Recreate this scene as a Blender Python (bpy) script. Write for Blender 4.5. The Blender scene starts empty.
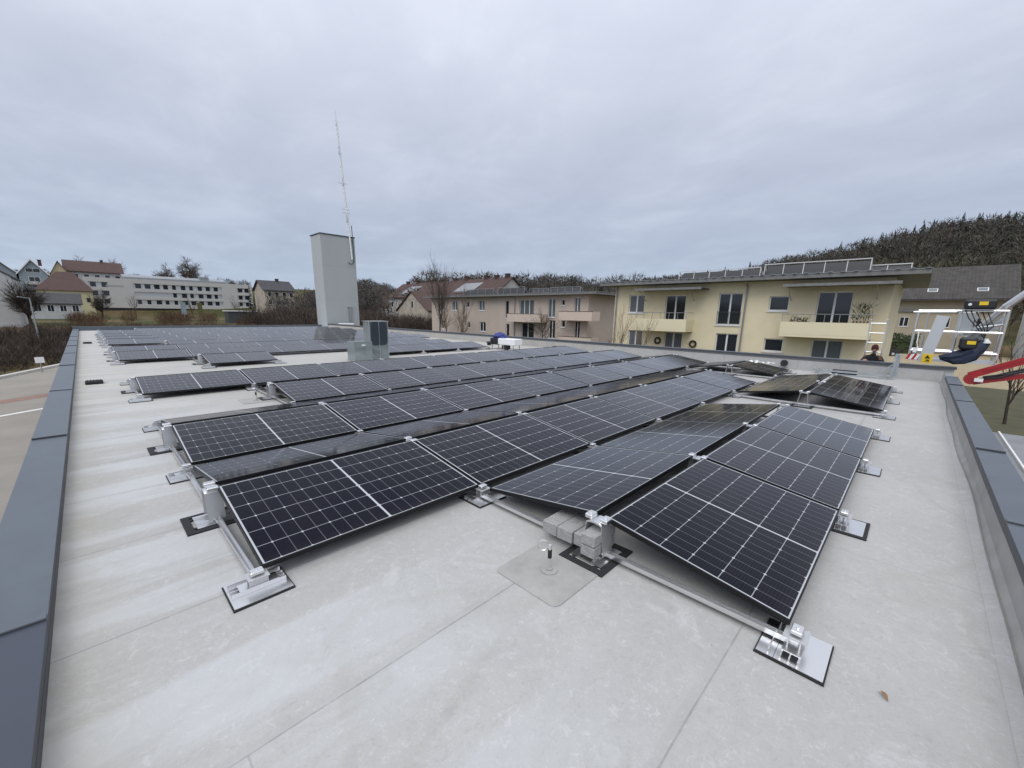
import bpy, math, random
import numpy as np
from mathutils import Vector, Matrix
R = math.radians
SC = bpy.context.scene
COL = SC.collection

# ---------------------------------------------------------------- camera, world, sun, exposure
CAM = Vector((-0.520, -2.140, 1.613))
cam = bpy.data.cameras.new('camera'); camo = bpy.data.objects.new('camera', cam); COL.objects.link(camo)
cam.sensor_width = 36; cam.lens = 36 * 410.18 / 1024; cam.shift_y = 21.4/1024; cam.clip_start = .05; cam.clip_end = 3000
def cam_axes(pitch, roll, yaw):
    f = Vector((math.cos(yaw)*math.cos(pitch), math.sin(yaw)*math.cos(pitch), -math.sin(pitch)))
    r = Vector((math.sin(yaw), -math.cos(yaw), 0)); d = f.cross(r)
    c, s = math.cos(roll), math.sin(roll)
    return c*r + s*d, -s*r + c*d, f
r_, d_, f_ = cam_axes(R(12.641), R(-.940), R(44.190))
camo.matrix_world = Matrix(((r_.x, -d_.x, -f_.x, CAM.x), (r_.y, -d_.y, -f_.y, CAM.y), (r_.z, -d_.z, -f_.z, CAM.z), (0, 0, 0, 1)))
SC.camera = camo

SUN_EL, SUN_AZ = 50, 200          # azimuth from +X, counter-clockwise
world = bpy.data.worlds.new('World'); SC.world = world; world.use_nodes = True
wn = world.node_tree; wn.nodes.clear()
def N(t, kind, **kw):
    n = t.nodes.new(kind)
    for k, v in kw.items():
        if k in n.inputs.keys() if hasattr(n.inputs, 'keys') else False: n.inputs[k].default_value = v
        else: setattr(n, k, v)
    return n
def build_sky():
    t = wn; L = t.links.new
    out = N(t, 'ShaderNodeOutputWorld'); bg = N(t, 'ShaderNodeBackground'); bg.inputs['Strength'].default_value = 1.0
    sky = N(t, 'ShaderNodeTexSky'); sky.sky_type = 'NISHITA'; sky.sun_disc = False
    sky.sun_elevation = R(SUN_EL); sky.sun_rotation = R(90 - SUN_AZ)
    sc = N(t, 'ShaderNodeVectorMath'); sc.operation = 'SCALE'; sc.inputs['Scale'].default_value = .09
    L(sky.outputs[0], sc.inputs[0])
    tc = N(t, 'ShaderNodeTexCoord'); sep = N(t, 'ShaderNodeSeparateXYZ'); L(tc.outputs['Generated'], sep.inputs[0])
    def M(op, a, b=None, c=None):
        n = N(t, 'ShaderNodeMath'); n.operation = op
        for i, x in enumerate((a, b, c)):
            if x is None: continue
            if isinstance(x, (int, float)): n.inputs[i].default_value = x
            else: L(x, n.inputs[i])
        return n.outputs[0]
    z = M('MAXIMUM', sep.outputs[2], 0.0)
    zz = M('ADD', z, .16)
    cx = M('DIVIDE', sep.outputs[0], zz); cy = M('DIVIDE', sep.outputs[1], zz)
    cb = N(t, 'ShaderNodeCombineXYZ'); L(cx, cb.inputs[0]); L(cy, cb.inputs[1])
    mp = N(t, 'ShaderNodeMapping'); mp.inputs['Rotation'].default_value = (0, 0, R(-46)); mp.inputs['Location'].default_value = (3.1, 1.7, 0); mp.inputs['Scale'].default_value = (1.0, .78, 1)
    L(cb.outputs[0], mp.inputs[0])
    n1 = N(t, 'ShaderNodeTexNoise'); n1.inputs['Scale'].default_value = 2.3; n1.inputs['Detail'].default_value = 9; n1.inputs['Roughness'].default_value = .60; n1.inputs['Distortion'].default_value = .25
    n2 = N(t, 'ShaderNodeTexNoise'); n2.inputs['Scale'].default_value = .45; n2.inputs['Detail'].default_value = 3
    L(mp.outputs[0], n1.inputs[0]); L(mp.outputs[0], n2.inputs[0])
    s = M('ADD', M('MULTIPLY', n1.outputs[0], .72), M('MULTIPLY', n2.outputs[0], .43))
    rp = N(t, 'ShaderNodeValToRGB'); L(s, rp.inputs[0])
    e = rp.color_ramp.elements
    e[0].position = .38; e[0].color = (.43, .466, .555, 1)
    e[1].position = .76; e[1].color = (.55, .585, .675, 1)
    m_ = e.new(.57); m_.color = (.475, .51, .60, 1)
    # paler, slightly bluer band low over the horizon; brighter overhead (overcast sky)
    zr = N(t, 'ShaderNodeValToRGB'); L(z, zr.inputs[0]); q = zr.color_ramp.elements
    q[0].position = 0; q[0].color = (.95, 1.06, 1.13, 1); q[1].position = 1; q[1].color = (2.45, 2.34, 2.12, 1)
    for p, c in ((.05, (.90, .99, 1.06, 1)), (.13, (.84, .90, .96, 1)), (.25, (1.0, 1.02, 1.06, 1)), (.36, (1.12, 1.13, 1.14, 1)), (.55, (1.50, 1.48, 1.46, 1)), (.76, (1.56, 1.50, 1.38, 1))):
        x = q.new(p); x.color = c
    mul = N(t, 'ShaderNodeVectorMath'); mul.operation = 'MULTIPLY'; L(rp.outputs[0], mul.inputs[0]); L(zr.outputs[0], mul.inputs[1])
    mix = N(t, 'ShaderNodeMix'); mix.data_type = 'RGBA'; mix.inputs[0].default_value = .94
    # the cloud is brighter around the hidden sun
    dt = N(t, 'ShaderNodeVectorMath'); dt.operation = 'DOT_PRODUCT'; L(tc.outputs['Generated'], dt.inputs[0])
    dt.inputs[1].default_value = (math.cos(R(SUN_AZ))*math.cos(R(SUN_EL)), math.sin(R(SUN_AZ))*math.cos(R(SUN_EL)), math.sin(R(SUN_EL)))
    gl = N(t, 'ShaderNodeMapRange'); gl.interpolation_type = 'SMOOTHSTEP'; gl.inputs[1].default_value = .25; gl.inputs[2].default_value = 1.0; gl.inputs[3].default_value = 1.0; gl.inputs[4].default_value = 1.55; L(dt.outputs['Value'], gl.inputs[0])
    m3 = N(t, 'ShaderNodeVectorMath'); m3.operation = 'SCALE'; L(mul.outputs[0], m3.inputs[0]); L(gl.outputs[0], m3.inputs['Scale'])
    L(sc.outputs[0], mix.inputs[6]); L(m3.outputs[0], mix.inputs[7])
    L(mix.outputs[2], bg.inputs[0]); L(bg.outputs[0], out.inputs[0])
build_sky()
sun = bpy.data.lights.new('sun', 'SUN'); sun.energy = .85; sun.angle = R(30); sun.color = (1, .96, .9)
suno = bpy.data.objects.new('sun', sun); COL.objects.link(suno)
sd = Vector((math.cos(R(SUN_AZ))*math.cos(R(SUN_EL)), math.sin(R(SUN_AZ))*math.cos(R(SUN_EL)), math.sin(R(SUN_EL))))
suno.rotation_euler = sd.to_track_quat('Z', 'Y').to_euler()
vs = SC.view_settings; vs.view_transform = 'Standard'; vs.look = 'None'; vs.exposure = 0.19; vs.gamma = 1

# ---------------------------------------------------------------- helpers
ORG = {}
def V(*a): return Vector(a)
class MB:
    def __init__(s): s.v = []; s.f = []; s.m = []; s.uv = {}
    def face(s, pts, mi=0, uv=None):
        b = len(s.v); s.v += [tuple(p) for p in pts]; s.f.append(tuple(range(b, b+len(pts)))); s.m.append(mi)
        if uv: s.uv[len(s.f)-1] = uv
    def box(s, c, size, rot=None, mi=0):
        c = Vector(c); h = Vector(size)/2; b = len(s.v)
        for x in (-1, 1):
            for y in (-1, 1):
                for z in (-1, 1):
                    p = Vector((x*h.x, y*h.y, z*h.z))
                    if rot is not None: p = rot @ p
                    s.v.append(tuple(c+p))
        for q in ((0, 1, 3, 2), (4, 6, 7, 5), (0, 4, 5, 1), (2, 3, 7, 6), (0, 2, 6, 4), (1, 5, 7, 3)):
            s.f.append(tuple(b+i for i in q)); s.m.append(mi)
        return s
    def ab(s, a, b, mi=0):
        a = Vector(a); b = Vector(b)
        return s.box((a+b)/2, [abs(x) for x in (b-a)], None, mi)
    def bevbox(s, c, size, bev, mi=0, rot=None):       # box with chamfered vertical edges and top
        hx, hy, hz = size[0]/2, size[1]/2, size[2]/2; c = Vector(c)
        def ring(ix, z): return [(hx-ix, hy-ix-bev, z), (hx-ix-bev, hy-ix, z), (-hx+ix+bev, hy-ix, z), (-hx+ix, hy-ix-bev, z), (-hx+ix, -hy+ix+bev, z), (-hx+ix+bev, -hy+ix, z), (hx-ix-bev, -hy+ix, z), (hx-ix, -hy+ix+bev, z)]
        rings = [ring(bev*.7, -hz), ring(0, -hz+bev), ring(0, hz-bev), ring(bev*.7, hz)]
        b = len(s.v)
        for rr in rings:
            for p in rr:
                p = Vector(p)
                if rot is not None: p = rot @ p
                s.v.append(tuple(c+p))
        for k in range(3):
            for i in range(8):
                j = (i+1) % 8; s.f.append((b+k*8+i, b+k*8+j, b+k*8+8+j, b+k*8+8+i)); s.m.append(mi)
        s.f.append(tuple(b+24+i for i in range(8))); s.m.append(mi)
        s.f.append(tuple(b+7-i for i in range(8))); s.m.append(mi)
        return s
    def tube(s, p0, p1, r0, r1=None, n=8, mi=0, caps=True):
        r1 = r0 if r1 is None else r1
        p0 = Vector(p0); p1 = Vector(p1); d = (p1-p0)
        if d.length < 1e-6: return s
        d.normalize(); a = d.orthogonal().normalized(); c = d.cross(a); b = len(s.v)
        for p, r in ((p0, r0), (p1, r1)):
            for i in range(n):
                t = 2*math.pi*i/n; s.v.append(tuple(p + (a*math.cos(t)+c*math.sin(t))*r))
        for i in range(n):
            j = (i+1) % n; s.f.append((b+i, b+j, b+n+j, b+n+i)); s.m.append(mi)
        if caps:
            s.f.append(tuple(b+n-1-i for i in range(n))); s.m.append(mi); s.f.append(tuple(b+n+i for i in range(n))); s.m.append(mi)
        return s
    def path(s, pts, r, n=8, mi=0):
        for a, b in zip(pts, pts[1:]): s.tube(a, b, r, r, n, mi)
        return s
    def beam(s, p0, p1, w, h, mi=0, up=(0, 0, 1)):
        p0 = Vector(p0); p1 = Vector(p1); x = (p1-p0); L = x.length; x.normalize()
        y = Vector(up).cross(x)
        if y.length < 1e-4: y = Vector((0, 1, 0)).cross(x)
        y.normalize(); z = x.cross(y)
        return s.box((p0+p1)/2, (L, w, h), Matrix((x, y, z)).transposed(), mi)
    def prism(s, prof, fn, a, b, mi=0):                # prof: list of 2-D points, fn(p2, t) -> 3-D
        n = len(prof); k = len(s.v)
        s.v += [tuple(fn(p, a)) for p in prof] + [tuple(fn(p, b)) for p in prof]
        for i in range(n):
            j = (i+1) % n; s.f.append((k+i, k+j, k+n+j, k+n+i)); s.m.append(mi)
        s.f.append(tuple(k+n-1-i for i in range(n))); s.m.append(mi); s.f.append(tuple(k+n+i for i in range(n))); s.m.append(mi)
        return s
    def disc(s, c, r, z0, z1, n=24, mi=0, r1=None): return s.tube((c[0], c[1], z0), (c[0], c[1], z1), r, r1 or r, n, mi)
    def build(s, name, mats, parent=None, local=False, smooth=False, origin=None, recalc=True):
        if not isinstance(mats, (list, tuple)): mats = [mats]
        vv = np.array(s.v, dtype=float).reshape(-1, 3)
        if parent is None:
            if origin is None: origin = Vector(((vv[:, 0].min()+vv[:, 0].max())/2, (vv[:, 1].min()+vv[:, 1].max())/2, vv[:, 2].min()))
            org = Vector(origin)
        else: org = Vector((0, 0, 0)) if local else ORG[parent.name]
        vv = vv - np.array(org)
        me = bpy.data.meshes.new(name); me.from_pydata(vv.tolist(), [], s.f)
        for m in mats: me.materials.append(m)
        if len(mats) > 1: me.polygons.foreach_set('material_index', s.m)
        if s.uv:
            ul = me.uv_layers.new(name='UVMap')
            for fi, uv in s.uv.items():
                for li, c in zip(me.polygons[fi].loop_indices, uv): ul.data[li].uv = c
        if recalc:
            import bmesh
            bm = bmesh.new(); bm.from_mesh(me); bmesh.ops.recalc_face_normals(bm, faces=bm.faces); bm.to_mesh(me); bm.free()
        if smooth: me.polygons.foreach_set('use_smooth', [True]*len(me.polygons))
        me.update()
        o = bpy.data.objects.new(name, me); COL.objects.link(o)
        if parent is None: o.location = org; ORG[o.name] = org
        else: o.parent = parent; ORG[o.name] = org if not local else Vector((0, 0, 0))
        return o
def tag(o, label=None, cat=None, group=None, kind=None):
    if label:
        n = len(label.split())
        if not 4 <= n <= 16: print('LABEL LENGTH', n, label)
        o['label'] = label
    if cat: o['category'] = cat
    if group: o['group'] = group
    if kind: o['kind'] = kind
    return o
def empty(name, loc, rz=0, rot=None):
    o = bpy.data.objects.new(name, None); COL.objects.link(o); o.location = loc; o.empty_display_size = .2
    o.rotation_euler = rot if rot else (0, 0, rz); ORG[o.name] = Vector(loc); return o
KIDS = {}
def copy_tree(o, parent=None):
    c = o.copy(); COL.objects.link(c)
    if parent is not None: c.parent = parent
    if parent is None: ORG[c.name] = Vector(c.location)
    for ch in list(o.children): copy_tree(ch, c)
    return c
ORDW = ['zeroth', 'first', 'second', 'third', 'fourth', 'fifth', 'sixth', 'seventh', 'eighth', 'ninth', 'tenth']

# ---------------------------------------------------------------- materials
def mat(name, col, rough=.6, metal=0, spec=.5, noise=None, bump=None, var=None, coat=0):
    m = bpy.data.materials.new(name); m.use_nodes = True; t = m.node_tree; b = t.nodes['Principled BSDF']
    b.inputs['Base Color'].default_value = (*col, 1); b.inputs['Roughness'].default_value = rough; b.inputs['Metallic'].default_value = metal
    b.inputs['Specular IOR Level'].default_value = spec; b.inputs['Coat Weight'].default_value = coat
    L = t.links.new
    if noise or bump or var:
        geo = t.nodes.new('ShaderNodeNewGeometry')
    if noise:                                       # (scale, amount[, stretch])
        st = noise[2] if len(noise) > 2 else (1, 1, 1)
        mp = t.nodes.new('ShaderNodeMapping'); mp.inputs['Scale'].default_value = st; L(geo.outputs['Position'], mp.inputs[0])
        n = t.nodes.new('ShaderNodeTexNoise'); n.inputs['Scale'].default_value = noise[0]; n.inputs['Detail'].default_value = 6; n.inputs['Roughness'].default_value = .62
        L(mp.outputs[0], n.inputs[0])
        mr = t.nodes.new('ShaderNodeMapRange'); mr.inputs[1].default_value = .25; mr.inputs[2].default_value = .75
        mr.inputs[3].default_value = 1-noise[1]; mr.inputs[4].default_value = 1+noise[1]; L(n.outputs[0], mr.inputs[0])
        mu = t.nodes.new('ShaderNodeVectorMath'); mu.operation = 'SCALE'; mu.inputs[0].default_value = col; L(mr.outputs[0], mu.inputs['Scale'])
        last = mu.outputs[0]
        L(last, b.inputs['Base Color'])
        rr = t.nodes.new('ShaderNodeMapRange'); rr.inputs[3].default_value = max(.02, rough-.12); rr.inputs[4].default_value = min(1, rough+.12); L(n.outputs[0], rr.inputs[0]); L(rr.outputs[0], b.inputs['Roughness'])
    if var:                                         # random brightness per leaf / branch island
        mr = t.nodes.new('ShaderNodeMapRange'); mr.inputs[3].default_value = 1-var; mr.inputs[4].default_value = 1+var; L(geo.outputs['Random Per Island'], mr.inputs[0])
        mu = t.nodes.new('ShaderNodeVectorMath'); mu.operation = 'SCALE'; mu.inputs[0].default_value = col; L(mr.outputs[0], mu.inputs['Scale']); L(mu.outputs[0], b.inputs['Base Color'])
    if bump:                                        # (scale, strength)
        n = t.nodes.new('ShaderNodeTexNoise'); n.inputs['Scale'].default_value = bump[0]; n.inputs['Detail'].default_value = 5; L(geo.outputs['Position'], n.inputs[0])
        bp = t.nodes.new('ShaderNodeBump'); bp.inputs['Strength'].default_value = bump[1]; bp.inputs['Distance'].default_value = .02; L(n.outputs[0], bp.inputs['Height']); L(bp.outputs[0], b.inputs['Normal'])
    return m
MT = {
 'alu': mat('aluminium', (.80, .80, .80), .30, 1),
 'alu_dull': mat('dull aluminium', (.60, .61, .61), .45, .8),
 'galv': mat('galvanised steel', (.42, .45, .46), .45, .8, noise=(8, .22)),
 'rubber': mat('black rubber', (.018, .018, .02), .8, noise=(20, .3)),
 'frame_black': mat('black anodised frame', (.006, .006, .007), .45, .0, spec=.3),
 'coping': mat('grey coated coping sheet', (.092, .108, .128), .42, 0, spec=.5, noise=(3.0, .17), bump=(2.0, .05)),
 'coping_dim_sky': mat('coping sheet with darker painted reflection', (.045, .053, .073), .40, 0, spec=.5, noise=(2.2, .10), bump=(2.0, .05)),  # nearest sheets: a duller sky reflection put into a darker colour
 'rack': mat('pale grey rack paint', (.56, .56, .55), .5),
 'drip': mat('dark coping edge', (.055, .06, .068), .55, noise=(5, .2)),
 'render_grey': mat('grey hall render', (.42, .42, .41), .85, noise=(1.5, .1)),
 'concrete': mat('concrete', (.34, .34, .33), .95, noise=(30, .2), bump=(90, .7)),
 'tower': mat('tower cladding', (.405, .43, .432), .62, noise=(.9, .05, (1, 1, .3))),
 'white': mat('white paint', (.78, .78, .77), .5, noise=(3, .05)),
 'winframe': mat('white window frame', (.74, .75, .75), .4),
 'glass': mat('dark window glass', (.018, .022, .028), .06, 0, spec=.6),
 'curtain': mat('curtained window glass', (.12, .14, .15), .10, 0, spec=.6, noise=(5, .3, (1, 6, .2))),
 'cream': mat('cream render', (.76, .665, .455), .88, noise=(.55, .10), bump=(30, .08)),
 'cream_lt': mat('pale cream balcony render', (.77, .69, .475), .85, noise=(.6, .05)),
 'pink': mat('dusty pink render', (.52, .435, .37), .88, noise=(.5, .08)),
 'pink_lt': mat('pale pink balcony render', (.62, .51, .43), .85, noise=(.5, .06)),
 'roofslab': mat('grey roof edge', (.20, .20, .19), .8, noise=(3, .25)),
 'soffit': mat('soffit', (.30, .28, .24), .85),
 'zinc': mat('weathered zinc', (.30, .31, .32), .5, .5, noise=(2, .2)),
 'redtile': mat('brown red roof tile', (.074, .042, .036), .85, noise=(.9, .35)),
 'redtile2': mat('bright red roof tile', (.17, .052, .036), .8, noise=(.8, .25)),
 'darkroof': mat('dark slate roof', (.055, .055, .058), .85, noise=(1.2, .4)),
 'offwhite': mat('off white render', (.50, .49, .46), .88, noise=(.35, .06)),
 'dirtywhite': mat('dirty white render', (.50, .50, .49), .88, noise=(.5, .14)),
 'yellow_wall': mat('pale yellow render', (.55, .49, .30), .88, noise=(.4, .08)),
 'beige': mat('beige rough render', (.40, .35, .28), .9, noise=(.8, .35)),
 'bluegrey': mat('blue grey boards', (.26, .31, .34), .8, noise=(1, .15)),
 'bark': mat('grey brown bark', (.085, .066, .05), .9, var=.45),
 'barkdark': mat('dark bark', (.045, .036, .028), .9, var=.4),
 'twig_tan': mat('tan twigs', (.20, .155, .105), .9, var=.45),
 'twig_brown': mat('brown twigs', (.058, .042, .031), .9, var=.55),
 'conifer': mat('dark conifer needles', (.018, .027, .018), .9, var=.5),
 'leaf_olive': mat('olive scrub leaves', (.075, .075, .028), .9, var=.5),
 'woodtwig': mat('bare woodland crowns', (.076, .065, .053), .95, var=.42),
 'asphalt': mat('pale worn asphalt', (.26, .24, .21), .92, noise=(.5, .14), bump=(60, .2)),
 'redpave': mat('reddish paving', (.25, .155, .125), .92, noise=(1.5, .2)),
 'kerb': mat('kerb stone', (.55, .54, .50), .9, noise=(2, .15)),
 'paint': mat('road paint', (.72, .72, .70), .8, noise=(4, .1)),
 'lawn': mat('winter lawn', (.070, .068, .034), .95, noise=(1.2, .35), bump=(30, .5)),
 'gravel': mat('ochre gravel', (.32, .26, .16), .95, noise=(2, .3)),
 'red': mat('red boom paint', (.33, .012, .016), .38, noise=(3, .12), coat=.3),
 'signred': mat('sign red', (.45, .02, .02), .5), 'signyellow': mat('sign yellow', (.75, .52, .02), .5),
 'blackplastic': mat('black plastic', (.015, .015, .017), .45, noise=(6, .2)),
 'navy': mat('navy tarpaulin', (.012, .02, .045), .7, noise=(6, .4), bump=(9, .8)),
 'blue': mat('blue plastic sheet', (.02, .035, .19), .5, noise=(8, .3), bump=(14, .8)),
 'skin': mat('skin', (.42, .24, .18), .6), 'jacket': mat('black jacket', (.012, .012, .014), .8, bump=(14, .6)),
 'trousers': mat('grey trousers', (.04, .042, .05), .85), 'hat': mat('dark maroon knit hat', (.06, .014, .016), .9, bump=(60, .6)),
 'terracotta': mat('brown planter', (.22, .13, .10), .85), 'plant': mat('plant leaves', (.04, .055, .022), .9, var=.5),
 'car': mat('dark car paint', (.018, .02, .024), .25, coat=.5), 'tyre': mat('tyre', (.02, .02, .02), .8),
}
def acrylic():
    m = bpy.data.materials.new('clear acrylic'); m.use_nodes = True; b = m.node_tree.nodes['Principled BSDF']
    b.inputs['Base Color'].default_value = (.40, .45, .45, 1); b.inputs['Transmission Weight'].default_value = .55; b.inputs['Roughness'].default_value = .14; b.inputs['IOR'].default_value = 1.15
    return m
MT['acrylic'] = acrylic()

def node_kit(m):
    t = m.node_tree; L = t.links.new
    def M(op, a, b=None, c=None, clamp=False):
        n = t.nodes.new('ShaderNodeMath'); n.operation = op; n.use_clamp = clamp
        for i, x in enumerate((a, b, c)):
            if x is None: continue
            if isinstance(x, (int, float)): n.inputs[i].default_value = x
            else: L(x, n.inputs[i])
        return n.outputs[0]
    def mixc(f, a, b):
        n = t.nodes.new('ShaderNodeMix'); n.data_type = 'RGBA'
        for i, x in ((0, f), (6, a), (7, b)):
            if isinstance(x, (int, float)): n.inputs[i].default_value = x
            elif isinstance(x, tuple): n.inputs[i].default_value = (*x, 1)
            else: L(x, n.inputs[i])
        return n.outputs[2]
    def smooth(x, a, b):
        n = t.nodes.new('ShaderNodeMapRange'); n.interpolation_type = 'SMOOTHSTEP'; L(x, n.inputs[0]); n.inputs[1].default_value = a; n.inputs[2].default_value = b
        return n.outputs[0]
    def noise(vec, scale, detail=5, rough=.55, st=(1, 1, 1), dist=0):
        mp = t.nodes.new('ShaderNodeMapping'); mp.inputs['Scale'].default_value = st; L(vec, mp.inputs[0])
        n = t.nodes.new('ShaderNodeTexNoise'); n.inputs['Scale'].default_value = scale; n.inputs['Detail'].default_value = detail; n.inputs['Roughness'].default_value = rough; n.inputs['Distortion'].default_value = dist
        L(mp.outputs[0], n.inputs[0]); return n.outputs[0]
    return t, L, M, mixc, smooth, noise

PL, PW = 1.722, 1.0876
def panel_glass():
    m = bpy.data.materials.new('solar cells under glass'); m.use_nodes = True
    t, L, M, mixc, smooth, noise = node_kit(m); b = t.nodes['Principled BSDF']
    uv = t.nodes.new('ShaderNodeUVMap'); sp = t.nodes.new('ShaderNodeSeparateXYZ'); L(uv.outputs[0], sp.inputs[0])
    x, y = sp.outputs[0], sp.outputs[1]              # metres on the laminate
    def line(d, w, s=.0012): return M('SUBTRACT', 1.0, smooth(d, w/2, w/2+s))
    gl, gw = PL-.02, PW-.02; mx, my, cg = .012, .0065, .016
    xa = M('ABSOLUTE', M('SUBTRACT', x, gl/2))       # distance from the centre line
    hl = (gl/2-cg/2-mx)/9; cw = (gw-2*my)/6
    xi = M('DIVIDE', M('SUBTRACT', xa, cg/2), hl); yi = M('DIVIDE', M('SUBTRACT', y, my), cw)
    def near(t_, size): return M('MULTIPLY', M('ABSOLUTE', M('SUBTRACT', t_, M('ROUND', t_))), size)
    dx, dy = near(xi, hl), near(yi, cw)
    dx2 = M('MULTIPLY', M('ABSOLUTE', M('SUBTRACT', M('MULTIPLY', xi, .5), M('ROUND', M('MULTIPLY', xi, .5)))), hl*2)
    border = M('MAXIMUM', M('MAXIMUM', smooth(xa, gl/2-mx, gl/2-mx+.001), M('SUBTRACT', 1.0, smooth(xa, cg/2-.001, cg/2))),
               M('MAXIMUM', smooth(y, gw-my, gw-my+.001), M('SUBTRACT', 1.0, smooth(y, my-.001, my))))
    lines = M('MAXIMUM', M('MULTIPLY', line(dy, .0036), .62), M('MULTIPLY', line(dx, .0024), .27))
    dia = M('MULTIPLY', line(M('ADD', dx2, dy), .019, .002), .95)
    wht = M('MAXIMUM', M('MAXIMUM', border, lines), dia)
    bus = M('MULTIPLY', line(near(M('MULTIPLY', yi, 10.0), cw/10), .0009, .0005), .10)
    oi = t.nodes.new('ShaderNodeObjectInfo')
    tint = mixc(oi.outputs['Random'], (.0045, .0050, .0125), (.0065, .0062, .0100))
    geo0 = t.nodes.new('ShaderNodeNewGeometry'); du = noise(geo0.outputs['Position'], 1.3, 6, .65); du2 = noise(geo0.outputs['Position'], 7, 5, .7)
    dust = M('MULTIPLY', M('ADD', M('MULTIPLY', smooth(du, .45, .75), .022), M('MULTIPLY', smooth(y, .10, .0), .03)), M('ADD', M('MULTIPLY', du2, .9), .4))
    cell = mixc(dust, mixc(bus, tint, (.20, .20, .22)), (.22, .21, .19))
    col = mixc(wht, cell, (.46, .48, .50))
    L(col, b.inputs['Base Color']); 
    geo = t.nodes.new('ShaderNodeNewGeometry')
    nn = noise(geo.outputs['Position'], 2.2, 5, .6)
    # anti-reflective cover glass: almost black head on, a sky mirror at grazing angles
    b.inputs['Specular IOR Level'].default_value = 0; b.inputs['Roughness'].default_value = .8
    lw = t.nodes.new('ShaderNodeLayerWeight'); lw.inputs['Blend'].default_value = .5
    gs = t.nodes.new('ShaderNodeBsdfGlossy'); gs.inputs['Color'].default_value = (1, 1, 1, 1); L(M('ADD', M('MULTIPLY', nn, .07), .06), gs.inputs['Roughness'])
    fac = M('MINIMUM', M('ADD', M('MULTIPLY', M('POWER', lw.outputs['Facing'], 5.4), 1.2), .003), .46)
    ms = t.nodes.new('ShaderNodeMixShader'); L(fac, ms.inputs[0]); L(b.outputs[0], ms.inputs[1]); L(gs.outputs[0], ms.inputs[2]); L(ms.outputs[0], t.nodes['Material Output'].inputs['Surface'])
    return m
MT['cells'] = panel_glass()

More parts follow.
